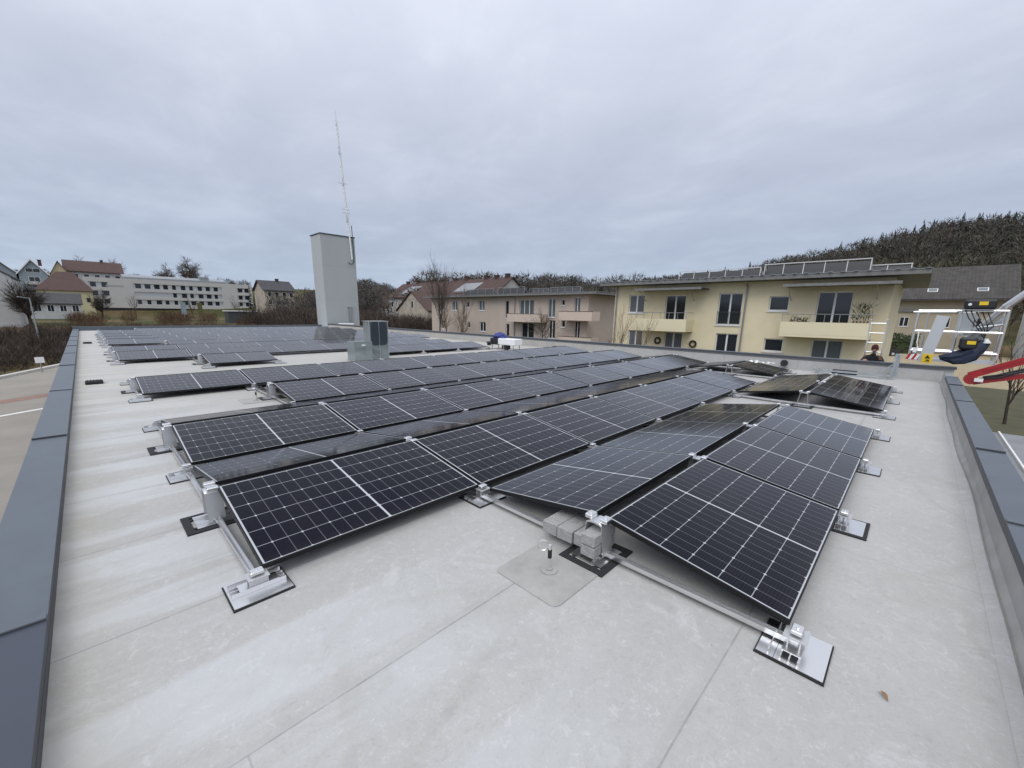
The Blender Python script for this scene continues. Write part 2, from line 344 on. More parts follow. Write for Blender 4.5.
def membrane():
    m = bpy.data.materials.new('grey roofing membrane'); m.use_nodes = True
    t, L, M, mixc, smooth, noise = node_kit(m); b = t.nodes['Principled BSDF']
    geo = t.nodes.new('ShaderNodeNewGeometry'); P = geo.outputs['Position']; sp = t.nodes.new('ShaderNodeSeparateXYZ'); L(P, sp.inputs[0]); x, y = sp.outputs[0], sp.outputs[1]
    big = noise(P, .55, 6, .6); mid = noise(P, 2.6, 8, .66, dist=.6); fine = noise(P, 15, 6, .7, dist=1.2); streak = noise(P, 1.0, 6, .6, st=(.35, 2.6, 1), dist=.3)
    col = mixc(smooth(big, .3, .7), (.376, .370, .354), (.424, .419, .404))
    col = mixc(M('MULTIPLY', smooth(mid, .42, .66), .42), col, (.355, .352, .338))
    col = mixc(M('MULTIPLY', smooth(mid, .56, .70), .55), col, (.515, .515, .51))
    col = mixc(M('MULTIPLY', smooth(fine, .56, .68), .42), col, (.57, .57, .565))
    col = mixc(M('MULTIPLY', M('SUBTRACT', 1.0, smooth(fine, .32, .44)), .36), col, (.30, .297, .285))
    dab = noise(P, 38, 5, .75, dist=2.0); dab2 = noise(P, 8, 6, .7, dist=1.6)
    col = mixc(M('MULTIPLY', M('MULTIPLY', smooth(dab, .50, .66), smooth(dab2, .42, .6)), .34), col, (.59, .59, .585))
    col = mixc(M('MULTIPLY', M('MULTIPLY', M('SUBTRACT', 1.0, smooth(dab, .36, .48)), M('SUBTRACT', 1.0, smooth(dab2, .42, .58))), .38), col, (.27, .265, .25))
    pud = noise(P, .9, 3, .45, st=(.55, 1, 1), dist=.4)          # rims left by dried puddles
    rim = M('MULTIPLY', smooth(pud, .565, .585), M('SUBTRACT', 1.0, smooth(pud, .585, .625)))
    col = mixc(M('MULTIPLY', rim, .26), col, (.33, .315, .275))
    # dried puddle tongues and dirt running out from the left parapet
    near = M('SUBTRACT', 1.0, smooth(M('ADD', x, M('MULTIPLY', mid, 1.6)), .4, 2.2))
    tong = smooth(M('ADD', M('MULTIPLY', streak, .8), M('MULTIPLY', noise(P, 1.35, 3, .5, st=(.10, 1, 1)), .55)), .62, .74)
    col = mixc(M('MULTIPLY', M('MULTIPLY', tong, near), .46), col, (.53, .55, .56))
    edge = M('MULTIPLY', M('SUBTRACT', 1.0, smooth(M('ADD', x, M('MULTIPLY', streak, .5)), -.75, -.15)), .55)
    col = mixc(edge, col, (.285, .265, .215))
    # the aisle and the far parts are more weathered and warmer
    warm = M('MULTIPLY', smooth(y, 4.5, 9.0), smooth(streak, .35, .62))
    col = mixc(M('MULTIPLY', warm, .6), col, (.475, .445, .385))
    # lap seams every 1.11 m along the sheet, with a short butt joint per sheet
    def fr(v): return M('SUBTRACT', v, M('FLOOR', v))
    wob = M('MULTIPLY', M('SUBTRACT', noise(P, .8, 2), .5), .02)
    sy = M('DIVIDE', M('ADD', M('ADD', y, .62), wob), 1.10)
    ds = M('MULTIPLY', M('ABSOLUTE', M('SUBTRACT', fr(M('ADD', sy, .5)), .5)), 1.10)
    seam = M('SUBTRACT', 1.0, smooth(ds, .0025, .006))
    halo = M('MULTIPLY', M('SUBTRACT', 1.0, smooth(ds, .0, .06)), smooth(mid, .35, .6))
    col = mixc(M('MULTIPLY', halo, .30), col, (.36, .355, .34))
    # scuffs and shoe marks: short curved scratches, and a light weld strip beside each seam
    warp = t.nodes.new('ShaderNodeVectorMath'); warp.operation = 'MULTIPLY_ADD'; nc = t.nodes.new('ShaderNodeTexNoise'); nc.inputs['Scale'].default_value = 4.5; nc.inputs['Detail'].default_value = 3; L(P, nc.inputs[0])
    L(nc.outputs['Color'], warp.inputs[0]); warp.inputs[1].default_value = (.35, .35, 0); L(P, warp.inputs[2])
    vo = t.nodes.new('ShaderNodeTexVoronoi'); vo.feature = 'DISTANCE_TO_EDGE'; vo.inputs['Scale'].default_value = 6.5; L(warp.outputs[0], vo.inputs[0])
    scr = M('MULTIPLY', M('SUBTRACT', 1.0, smooth(vo.outputs['Distance'], .004, .03)), smooth(noise(P, 3.4, 4, .6), .50, .62))
    col = mixc(M('MULTIPLY', scr, .13), col, (.60, .60, .59))
    vo2 = t.nodes.new('ShaderNodeTexVoronoi'); vo2.feature = 'DISTANCE_TO_EDGE'; vo2.inputs['Scale'].default_value = 13; L(warp.outputs[0], vo2.inputs[0])
    scr2 = M('MULTIPLY', M('SUBTRACT', 1.0, smooth(vo2.outputs['Distance'], .004, .05)), smooth(noise(P, 2.1, 4, .6, dist=.5), .54, .66))
    col = mixc(M('MULTIPLY', scr2, .20), col, (.25, .245, .235))
    sgn = M('MULTIPLY', M('SUBTRACT', fr(M('ADD', sy, .5)), .5), 1.10)
    weld = M('MULTIPLY', smooth(sgn, .003, .006), M('SUBTRACT', 1.0, smooth(sgn, .035, .05)))
    col = mixc(M('MULTIPLY', weld, .22), col, (.33, .328, .318))
    col = mixc(M('MULTIPLY', seam, M('ADD', M('MULTIPLY', smooth(mid, .3, .6), .4), .25)), col, (.19, .19, .185))
    row = M('FLOOR', sy); sx = M('DIVIDE', M('ADD', x, M('MULTIPLY', row, 3.37)), 7.4)
    dx = M('MULTIPLY', M('ABSOLUTE', M('SUBTRACT', fr(sx), .5)), 7.4)
    col = mixc(M('MULTIPLY', M('SUBTRACT', 1.0, smooth(dx, .002, .006)), .45), col, (.24, .24, .23))
    # small rusty specks
    sk = noise(P, 3.2, 2, .5, dist=.2)
    col = mixc(M('MULTIPLY', smooth(sk, .755, .79), .5), col, (.36, .27, .17))
    L(col, b.inputs['Base Color'])
    L(M('ADD', M('MULTIPLY', mid, .3), .42), b.inputs['Roughness']); b.inputs['Specular IOR Level'].default_value = .35
    bp = t.nodes.new('ShaderNodeBump'); bp.inputs['Strength'].default_value = .28; bp.inputs['Distance'].default_value = .012
    L(M('ADD', M('ADD', M('MULTIPLY', big, 1.5), M('MULTIPLY', mid, .45)), M('ADD', M('MULTIPLY', fine, .10), M('MULTIPLY', smooth(ds, 0, .01), .25))), bp.inputs['Height']); L(bp.outputs[0], b.inputs['Normal'])
    return m
MT['membrane'] = membrane()
def ground_mat():
    m = bpy.data.materials.new('winter ground'); m.use_nodes = True
    t, L, M, mixc, smooth, noise = node_kit(m); b = t.nodes['Principled BSDF']
    geo = t.nodes.new('ShaderNodeNewGeometry'); P = geo.outputs['Position']
    a = noise(P, .035, 5, .6); c = noise(P, .4, 6, .65); d = noise(P, .012, 3)
    col = mixc(smooth(a, .42, .58), (.058, .066, .024), (.135, .098, .05))
    col = mixc(M('MULTIPLY', smooth(c, .45, .7), .6), col, (.040, .036, .020))
    L(col, b.inputs['Base Color']); b.inputs['Roughness'].default_value = .95; b.inputs['Specular IOR Level'].default_value = .15
    return m
MT['ground'] = ground_mat()
def tiles(name, c0, c1, pitch):          # ribbed tile roof pattern running down the slope (world Y ribs)
    m = bpy.data.materials.new(name); m.use_nodes = True
    t, L, M, mixc, smooth, noise = node_kit(m); b = t.nodes['Principled BSDF']
    geo = t.nodes.new('ShaderNodeNewGeometry'); P = geo.outputs['Position']; sp = t.nodes.new('ShaderNodeSeparateXYZ'); L(P, sp.inputs[0])
    s = M('SINE', M('MULTIPLY', sp.outputs[1], 6.283/pitch)); q = M('SINE', M('MULTIPLY', sp.outputs[2], 6.283/.22))
    col = mixc(smooth(M('ADD', M('ADD', M('MULTIPLY', s, .12), M('MULTIPLY', q, .08)), M('MULTIPLY', M('SUBTRACT', noise(P, 1.1, 6, .7), .5), 2.4)), -.9, .9), c0, c1)
    L(col, b.inputs['Base Color']); b.inputs['Roughness'].default_value = .85
    return m
MT['farmtile'] = tiles('grey farm roof tiles', (.026, .024, .022), (.082, .074, .066), .45)
# ---------------------------------------------------------------- terrain
def interp(x, pts):
    for (a, u), (b, v) in zip(pts, pts[1:]):
        if x <= b: return u + (v-u)*max(0, (x-a))/(b-a)
    return pts[-1][1]
def sst(x, a, b):
    t = max(0, min(1, (x-a)/(b-a))); return t*t*(3-2*t)
GZ = -3.5
def ground_z(u, v):
    x, y = u-CAM.x, v-CAM.y; d = math.hypot(x, y); az = math.degrees(math.atan2(y, x))
    zl = interp(d, [(0, -3.5), (60, -3.5), (75, -2.9), (95, -2.4), (150, -1.5), (195, -1.6), (214, -1.2), (222, 2), (234, 8), (260, 11), (330, 16), (700, 26), (3000, 40)])
    zm = interp(d, [(0, -3.5), (120, -3.5), (260, 3), (700, 10), (3000, 20)])
    L = sst(az, 55, 66) if az < 150 else 1-sst(az, 150, 175)
    if az < 0: L = 0
    return zm*(1-L) + zl*L
def ground():
    mb = MB(); rings = [0, 6, 12, 20, 30, 40, 50, 60, 68, 75, 85, 95, 110, 130, 150, 170, 185, 200, 212, 222, 232, 245, 260, 300, 360, 500, 800, 1400, 2600]; n = 144
    for d in rings:
        for i in range(n):
            a = 2*math.pi*i/n; u = CAM.x+d*math.cos(a); v = CAM.y+d*math.sin(a); mb.v.append((u, v, ground_z(u, v)))
    for k in range(len(rings)-1):
        for i in range(n):
            j = (i+1) % n; mb.f.append((k*n+i, k*n+j, (k+1)*n+j, (k+1)*n+i)); mb.m.append(0)
    o = mb.build('ground', MT['ground'], smooth=True, origin=(0, 0, 0)); tag(o, 'winter grass and brown earth around the buildings', 'ground', kind='structure')
ground()
HILL = [(-75, 40), (-40, 44), (-11.6, 33.5), (-4.6, 34), (-.8, 34.5), (3.1, 31.5), (6.8, 26.5), (10.8, 22.5), (16.4, 16.5), (27.5, 10.5), (36, 6), (46, 0)]
def hill_z(az, d):
    top = interp(az, HILL); base = GZ-.5
    t = sst(d, 125, 300); return base + (top-base)*t if d < 310 else top - (d-310)*.02
def hill():
    mb = MB(); azs = [x for x in range(-75, 47, 2)]; ds = [125, 140, 155, 170, 185, 200, 220, 240, 260, 280, 300, 340, 420, 560]
    for d in ds:
        for a in azs: mb.v.append((CAM.x+d*math.cos(R(a)), CAM.y+d*math.sin(R(a)), hill_z(a, d)))
    n = len(azs)
    for k in range(len(ds)-1):
        for i in range(n-1): mb.f.append((k*n+i, k*n+i+1, (k+1)*n+i+1, (k+1)*n+i)); mb.m.append(0)
    o = mb.build('hill', MT['ground'], smooth=True, origin=(0, 0, 0)); tag(o, 'long wooded hillside rising behind the houses on the right', 'hill', kind='structure')
hill()
def sheet(name, pts, z, m, label, cat):
    mb = MB(); mb.face([(a, b, z) for a, b in pts]); o = mb.build(name, m); tag(o, label, cat, kind='structure'); return o
sheet('forecourt', [(-40, -30), (-1.0, -30), (-1.0, 54.9), (-2.3, 51.8), (-5.1, 44.4), (-9.5, 33), (-40, 20)], GZ+.010, MT['asphalt'], 'pale worn paved yard below the left parapet', 'yard')
sheet('paved_strip', [(-30, 13.6), (-1.0, 34.2), (-1.0, 35.6), (-30, 15.0)], GZ+.014, MT['redpave'], 'reddish paved strip crossing the pale yard', 'paving')
mb = MB()
for k in range(1):
    a = V(-30, 8.6, GZ+.018); b = V(-1.0, 30.25, GZ+.018); p = V(-.08, .11, 0)
    mb.face([a-p, b-p, b+p, a+p])
tag(mb.build('road_marking', MT['paint']), 'long white painted line on the pale yard', 'road marking', kind='structure')
mb = MB(); mb.beam((-9.5, 33.2, GZ+.08), (-5.1, 44.6, GZ+.08), .35, .2); mb.beam((-5.1, 44.6, GZ+.08), (1, 60, GZ+.08), .35, .2)
tag(mb.build('kerb', MT['kerb']), 'pale stone kerb along the back of the yard', 'kerb', kind='structure')
sheet('lawn', [(15.7, -30), (58, -30), (58, -3.0), (30, -1.5), (15.7, -2.2)], GZ+.02, MT['lawn'], 'green winter lawn beyond the right corner of the roof', 'lawn')
sheet('gravel_yard', [(48, -12), (92, -20), (92, 12), (48, 3)], GZ+.03, MT['gravel'], 'ochre gravel yard between the cream flats and the farmhouse', 'yard')

# ---------------------------------------------------------------- the hall whose roof we stand on
UX, VX = 15.3, 38.5                 # far wall inner face, far end
hall = empty('hall_building', (7, 17, GZ)); tag(hall, 'flat-roofed hall with grey membrane roof and dark coping under the solar panels', 'building')
mb = MB(); mb.face([(-.87, -2.84, 0), (UX, -2.84, 0), (UX, VX, 0), (-.87, VX, 0)])
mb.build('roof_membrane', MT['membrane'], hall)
mb = MB(); mb.ab((-1.08, -2.98, GZ), (UX+.24, VX+.2, -.02)); mb.build('wall', MT['render_grey'], hall)
# membrane upstand along the right edge, gently wavy foot
random.seed(3)
mb = MB(); pr = []
u = -.86
while u < UX+.01:
    w = .008*math.sin(u*2.1)+.014*math.sin(u*.83+1)
    pr.append([(u, -2.67, .0015), (u, -2.722+w, .024), (u, -2.742+w, .006), (u, -2.772+w*.3, .045), (u, -2.787, .27)]); u += .15
for a, b in zip(pr, pr[1:]):
    for i in range(2): mb.face([a[i], a[i+1], b[i+1], b[i]])
    for i in (2, 3): mb.face([a[i], a[i+1], b[i+1], b[i]], 1)
mb.build('upstand', [MT['membrane'], mat('weathered upstand membrane', (.35, .342, .325), .8, noise=(2.5, .2), bump=(6, .25))], hall, smooth=False)
mb = MB(); mb.ab((-.875, -2.8, .002), (-.86, VX, .055)); mb.build('upstand', MT['drip'], hall)
mb = MB(); mb.ab((UX-.005, -2.78, -.2), (UX+.03, VX, .30)); mb.build('upstand', MT['membrane'], hall)
# copings: overlapping sheets
def coping(parent, axis, a, b, i0, i1, z, joints, drip, tilt=0.0):
    js = [a]+joints+[b]
    for k, (p, q) in enumerate(zip(js, js[1:])):
        m = MB(); zz = z+(.004 if k % 2 else 0)
        lo, hi = min(i0, i1), max(i0, i1)
        prof = [(lo, zz), (lo+.004, zz+.006), (hi-.004, zz+.006+tilt), (hi, zz+tilt), (hi, zz-.09), (hi-.004, zz-.09), (hi-.004, zz-.004+tilt), (lo+.004, zz-.004), (lo+.004, zz-drip), (lo, zz-drip)] if axis == 'x' else None
        if axis == 'y':      # runs along Y (left parapet): profile over X
            m.ab((lo, p, zz-.006), (hi, q-.003, zz)); m.ab((hi-.006, p, zz-drip), (hi, q-.003, zz-.0065), 1); m.ab((lo, p, zz-.12), (lo+.004, q-.003, zz-.0065))
        else:                # runs along X (right parapet)
            m.ab((p, lo, zz-.006), (q-.003, hi, zz)); m.ab((p, hi-.005, zz-drip), (q-.003, hi, zz-.0065), 1); m.ab((p, lo, zz-.12), (q-.003, lo+.004, zz-.0065))
        # raised joint lip; the dark strip beside it paints the overlap shadow
        if k:
            if axis == 'y': m.ab((lo+.003, p-.004, zz+.001), (hi-.002, p+.05, zz+.016), 0); m.ab((lo+.004, p-.012, zz+.001), (hi-.003, p-.0045, zz+.015), 1)
            else: m.ab((p-.004, lo+.003, zz+.001), (p+.05, hi-.002, zz+.016), 0); m.ab((p-.012, lo+.004, zz+.001), (p-.0045, hi-.003, zz+.015), 1)
        m.build('coping', [MT['coping_dim_sky' if axis == 'y' and q < 1 else 'coping'], MT['drip']], parent)
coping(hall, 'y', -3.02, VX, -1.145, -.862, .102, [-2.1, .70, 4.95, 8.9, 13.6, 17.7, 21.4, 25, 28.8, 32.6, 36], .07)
coping(hall, 'x', -.85, 13.9, -2.975, -2.765, .30, [.9, 3.6, 5.85, 9.55, 12.0], .075)
m = MB(); m.ab((-1.0, -2.965, -.6), (13.9, -2.80, .28)); m.build('parapet', MT['render_grey'], hall)
m = MB(); m.ab((UX+.035, -2.97, -.2), (UX+.2, VX, .37)); m.build('parapet', MT['render_grey'], hall)
for k in range(10):
    m = MB(); a, b = -3.0+4.15*k, -3.0+4.15*(k+1)-.004
    m.ab((UX-.035, a, .40), (UX+.25, b, .418)); m.ab((UX-.040, a, .355), (UX-.034, b, .417), 1)
    m.build('coping', [MT['coping'], MT['drip']], hall)
m = MB(); m.ab((-1.13, VX, -.2), (UX+.2, VX+.2, .28)); m.build('parapet', MT['coping'], hall)
# drains
for p, lab in (((-.56, 10.3), 'small black roof outlet cover near the left parapet, nearer one'), ((-.56, 24.2), 'small black roof outlet cover far along the left parapet')):
    m = MB(); m.bevbox((p[0], p[1], .035), (.28, .24, .07), .02)
    for i in range(5): m.box((p[0]-.1+.05*i, p[1], .075), (.012, .2, .012))
    tag(m.build('roof_drain', MT['rubber']), lab, 'roof drain', 'roof outlet covers')
# annex with a lower standing seam roof on the right
an = empty('annex_building', (10, -5.5, GZ)); tag(an, 'low annex with a pale standing seam roof right of the hall', 'building')
m = MB(); m.ab((4, -9, GZ), (14.5, -3.10, -1.25)); m.build('wall', MT['render_grey'], an)
m = MB(); m.ab((3.9, -9.1, -1.24), (14.75, -3.09, -1.05))
for i in range(13): m.ab((3.95, -9.0+.46*i, -1.048), (14.7, -8.97+.46*i, -1.0), 1)
m.build('roof', [MT['zinc'], MT['white']], an)

# ---------------------------------------------------------------- solar panels
ZB, DZ, HW, GAPR, GAPV = .12, .165, 1.075, .092, .10
TILT = math.atan2(DZ, HW); PITCH = 2.358
ST = 1.742
def make_panel():
    root = empty('photovoltaic_module', (0, 0, 0))
    m = MB(); rim, th = .010, .032
    for x in (-PL/2+rim/2, PL/2-rim/2): m.box((x, PW/2, -th/2), (rim, PW, th))
    for y in (rim/2, PW-rim/2): m.box((0, y, -th/2), (PL-2*rim, rim, th))
    m.face([(-PL/2+rim, rim, -.026), (PL/2-rim, rim, -.026), (PL/2-rim, PW-rim, -.026), (-PL/2+rim, PW-rim, -.026)])
    m.build('frame', MT['frame_black'], root, local=True)
    g = MB(); gl, gw = PL-.02, PW-.02
    g.face([(-gl/2, .01, -.002), (gl/2, .01, -.002), (gl/2, .01+gw, -.002), (-gl/2, .01+gw, -.002)], 0, [(0, 0), (gl, 0), (gl, gw), (0, gw)])
    g.build('laminate', MT['cells'], root, local=True, recalc=False)
    return root
PAN = make_panel(); pan_used = [False]
def place_panel(i, vb, side, label, group):
    """panel number i along the row; vb = v of its low edge; side 'R' slopes down towards -v, 'L' towards +v"""
    global PAN
    o = PAN if not pan_used[0] else copy_tree(PAN); pan_used[0] = True
    o.location = (ST*i+ST/2, vb, ZB); rp = random.Random(int(i*131+vb*977)+(7 if side == 'L' else 0)); o.rotation_euler = (TILT+R(rp.uniform(-.22, .22)), R(rp.uniform(-.13, .13)), 0 if side == 'R' else math.pi)
    o.rotation_mode = 'XYZ'; ORG[o.name] = Vector(o.location)
    tag(o, label, 'solar panel', group); return o
def rowR(k): return .44 + PITCH*(k-2)               # low edge of the viewer-facing slope of ridge k (block A)
def lowL(k): return rowR(k)+2*HW+GAPR               # low edge of the far slope of ridge k
AROWS = {1: [1, 2, 3, 5, 6], 2: [0, 1, 2, 3, 4, 5, 7], 3: list(range(8)), 4: list(range(1, 8)), 5: list(range(8))}
for k, idx in AROWS.items():
    for j, i in enumerate(idx):
        for s in 'RL':
            where = 'right-facing' if s == 'R' else 'left-facing'
            place_panel(i, rowR(k) if s == 'R' else lowL(k), s,
                'solar panel %s from the near end, %s slope of the %s ridge from the right' % (ORDW[j+1], where, ORDW[k]), 'solar panels in the near block')
VB6 = 11.82
def rowB(k): return VB6 + PITCH*(k-6)
BROWS = {6: [1, 4, 5, 6], 7: list(range(7)), 8: list(range(7)), 9: list(range(1, 8)), 10: list(range(8)), 11: list(range(8)), 12: list(range(8)), 13: list(range(8)), 14: list(range(8)), 15: list(range(1, 8))}
for k, idx in BROWS.items():
    for j, i in enumerate(idx):
        for s in 'RL':
            if s == 'L' and not (i == idx[0] or k in (6, 8)): continue
            where = 'right-facing' if s == 'R' else 'left-facing'
            place_panel(i, rowB(k) if s == 'R' else rowB(k)+2*HW+GAPR, s,
                'solar panel %s from the left, %s slope of the far block\'s %s ridge' % (ORDW[j+1], where, ORDW[k-5]), 'solar panels in the far block')

# ---------------------------------------------------------------- mounting hardware
def make_foot(cut=False):
    """low support: black pad, folded aluminium base plate, ribbed channel, upright bracket, clamp"""
    root = empty('mounting_bracket', (0, 0, 0))
    m = MB(); m.ab((-.157, -.142, .001), (.157, .142, .010))
    if cut:
        m = MB()
        for a, b in (((-.175, -.16), (-.135, .16)), ((.135, -.16), (.175, .16)), ((-.134, -.16), (.134, -.12)), ((-.134, .12), (.134, .16))): m.ab((a[0], a[1], .001), (b[0], b[1], .012))
        for sx in (-1, 1):
            for sy in (-1, 1): m.box((sx*.12, sy*.105, .006), (.07, .016, .011), Matrix.Rotation(sx*sy*-.75, 3, 'Z'))
    m.build('rubber_pad', MT['rubber'], root, local=True)
    m = MB(); m.ab((-.15, -.135, .0125), (.15, .06, .0165))
    m.ab((-.15, .062, .0125), (.15, .135, .0165)); m.build('base_plate', MT['alu'], root, local=True)
    m = MB()
    for y in (-.035, 0.0, .035, .085): m.ab((-.14, y-.003, .017), (.14, y+.003, .042))
    m.ab((-.10, -.04, .0425), (.10, .04, .0465)); m.build('channel', MT['alu'], root, local=True)
    m = MB(); m.ab((-.05, -.028, .047), (.05, -.022, .088)); m.ab((-.05, .022, .047), (.05, .028, .088)); m.ab((-.055, -.05, .0885), (.055, .05, .094))
    m.tube((0, 0, .05), (0, 0, .118), .006, n=6); m.build('bracket', MT['alu_dull'], root, local=True)
    m = MB(); m.bevbox((0, .0, .113), (.07, .05, .022), .004); m.tube((0, 0, .12), (0, 0, .131), .008, n=6); m.build('clamp', MT['alu'], root, local=True)
    return root
FOOT = make_foot(); FOOTC = make_foot(True); used = {}
def place(proto, loc, label, cat, group, rz=0):
    o = proto if proto.name not in used else copy_tree(proto); used[proto.name] = 1
    o.location = loc; o.rotation_euler = (0, 0, rz); tag(o, label, cat, group); ORG[o.name] = Vector(loc); return o
def make_ridge():
    """ridge support: pad, plate, two bent uprights joined by an arch, two clamps"""
    root = empty('ridge_support', (0, 0, 0))
    m = MB()
    for a, b in (((-.20, -.17), (-.15, .17)), ((.15, -.17), (.20, .17)), ((-.149, -.17), (.149, -.125)), ((-.149, .125), (.149, .17))): m.ab((a[0], a[1], .001), (b[0], b[1], .012))
    for sx in (-1, 1):
        for sy in (-1, 1): m.box((sx*.125, sy*.10, .006), (.08, .02, .011), Matrix.Rotation(sx*sy*-.75, 3, 'Z'))
    m.build('rubber_pad', MT['rubber'], root, local=True)
    m = MB(); m.ab((-.13, -.12, .0125), (.13, .12, .0165))
    for y in (-.05, .05): m.ab((-.13, y-.004, .017), (.13, y+.004, .036))
    m.build('base_plate', MT['alu'], root, local=True)
    for sy in (-1, 1):
        m = MB(); prof = [(sy*.088, .037), (sy*.082, .10), (sy*.068, .18), (sy*.060, .245)]
        for (a, z0), (b, z1) in zip(prof, prof[1:]):
            m.face([(-.055, a, z0), (.055, a, z0), (.055, b, z1), (-.055, b, z1)]); m.face([(-.055, a-sy*.005, z0), (.055, a-sy*.005, z0), (.055, b-sy*.005, z1), (-.055, b-sy*.005, z1)])
            m.face([(-.055, a, z0), (-.055, b, z1), (-.055, b-sy*.005, z1), (-.055, a-sy*.005, z0)]); m.face([(.055, a, z0), (.055, b, z1), (.055, b-sy*.005, z1), (.055, a-sy*.005, z0)])
        m.build('upright', MT['alu_dull'], root, local=True)
    m = MB()
    n = 10
    for i in range(n):
        t0, t1 = math.pi*i/n, math.pi*(i+1)/n
        pts = []
        for t in (t0, t1):
            y = -math.cos(t)*.062; pts.append((y, .235+math.sin(t)*.02, .235-.012+math.sin(t)*.028))
        m.face([(-.055, pts[0][0], pts[0][1]+.012), (.055, pts[0][0], pts[0][1]+.012), (.055, pts[1][0], pts[1][1]+.012), (-.055, pts[1][0], pts[1][1]+.012)])
        m.face([(-.055, pts[0][0], pts[0][1]+.012), (-.055, pts[1][0], pts[1][1]+.012), (-.055, pts[1][0], pts[1][1]), (-.055, pts[0][0], pts[0][1])])
    m.build('arch', MT['alu'], root, local=True)
    for sy in (-1, 1):
        m = MB(); m.bevbox((0, sy*.058, .278), (.075, .055, .030), .005); m.tube((0, sy*.058, .285), (0, sy*.058, .300), .009, n=6); m.build('clamp', MT['alu'], root, local=True)
    return root
RIDGE = make_ridge()
def make_rail(length):
    root = empty('mounting_rail', (0, 0, 0))
    m = MB(); m.ab((-.018, 0, .030), (.018, length, .034)); m.ab((-.018, 0, .0345), (-.0145, length, .060)); m.ab((.0145, 0, .0345), (.018, length, .060))
    m.build('channel', MT['alu'], root, local=True)
    for y in (.03, length-.03):
        m = MB(); m.box((0, y, .047), (.028, .05, .022)); m.build('end_cap', MT['alu_dull'], root, local=True)
    return root
RAIL = make_rail(2*HW+GAPR+.1)
def runs(idx):
    out = []; s = idx[0]; p = s
    for i in idx[1:]:
        if i != p+1: out.append((s, p+1)); s = i
        p = i
    out.append((s, p+1)); return out
def hardware(rows, rv, blk, allint):
    for k, idx in rows.items():
        nm = ORDW[k] if blk == 'near' else ORDW[k-5]
        tail = '%s ridge from the right' % nm if blk == 'near' else "far block's %s ridge" % nm
        cnt = 0; c2 = 0
        for (a, b) in runs(idx):
            for i in range(a, b+1):
                u = ST*i; end = i in (a, b)
                if not (allint or i == a or k in (6,) or (k == 7 and i == 2)): continue
                cnt += 1
                vb = rv(k)
                edge = .012 if i == a else (-.012 if i == b else 0)
                prot = FOOTC if k == 1 and i == 2 else FOOT
                place(prot, (u-edge*2.2, vb-.035, 0), 'silver mounting foot %s along the right low edge of the %s' % (ORDW[cnt], tail), 'mounting foot', 'mounting feet %s block' % blk)
                if allint or i == a:
                    place(RIDGE, (u-edge*2, vb+HW+GAPR/2, 0), 'silver ridge support %s along the crest of the %s' % (ORDW[cnt], tail), 'ridge support', 'ridge supports %s block' % blk)
                    if end: place(RAIL, (u-edge*2-.0, vb-.05, 0), 'aluminium floor rail under the %s end of the %s' % ({True: 'near', False: 'far'}[i == a] if (a, b) == runs(idx)[0] else {True: 'near', False: 'far'}[i == a]+' outer', tail), 'mounting rail', 'mounting rails')
                    nxt = rows.get(k-1)
                    # left low edge: shared with the next ridge's right low edge unless that row is missing there
                    nb = rows.get(k+1)
                    has = nb is not None and ((i in nb) or (i-1 in nb)) and abs(rv(k+1)-(vb+PITCH)) < .01
                    if not has:
                        c2 += 1
                        place(FOOT, (u-edge*2.2, vb+2*HW+GAPR+.035, 0), 'silver mounting foot %s along the left low edge of the %s' % (ORDW[c2], tail), 'mounting foot', 'mounting feet %s block' % blk)
hardware(AROWS, rowR, 'near', True)
hardware(BROWS, rowB, 'far', False)

# ballast blocks at the near end of the first ridge
uB, vR = ST*1, rowR(1)+HW+GAPR/2
random.seed(5)
BL = [((uB+.015, vR+.33, .108), (.30, .125, .085), 'concrete ballast block lying first from the left on the rail'),
      ((uB+.015, vR+.20, .108), (.30, .125, .085), 'concrete ballast block lying second from the left on the rail'),
      ((uB+.030, vR+.085, .108), (.30, .09, .085), 'concrete ballast block beside the stacked pair in the ridge support')]
for c, s, lab in BL:
    m = MB(); m.bevbox(c, s, .003, rot=Matrix.Rotation(random.uniform(-.05, .05), 3, 'Z')); tag(m.build('ballast_block', MT['concrete']), lab, 'ballast block', 'concrete ballast blocks')
for z, lab in ((.088, 'lower concrete ballast block of the stacked pair inside the ridge support'), (.169, 'upper concrete ballast block of the stacked pair inside the ridge support')):
    m = MB(); m.bevbox((uB-.03, vR-.012, z), (.27, .105, .073), .004, rot=Matrix.Rotation(random.uniform(-.03, .03), 3, 'Z')); tag(m.build('ballast_block', MT['concrete']), lab, 'ballast block', 'concrete ballast blocks')

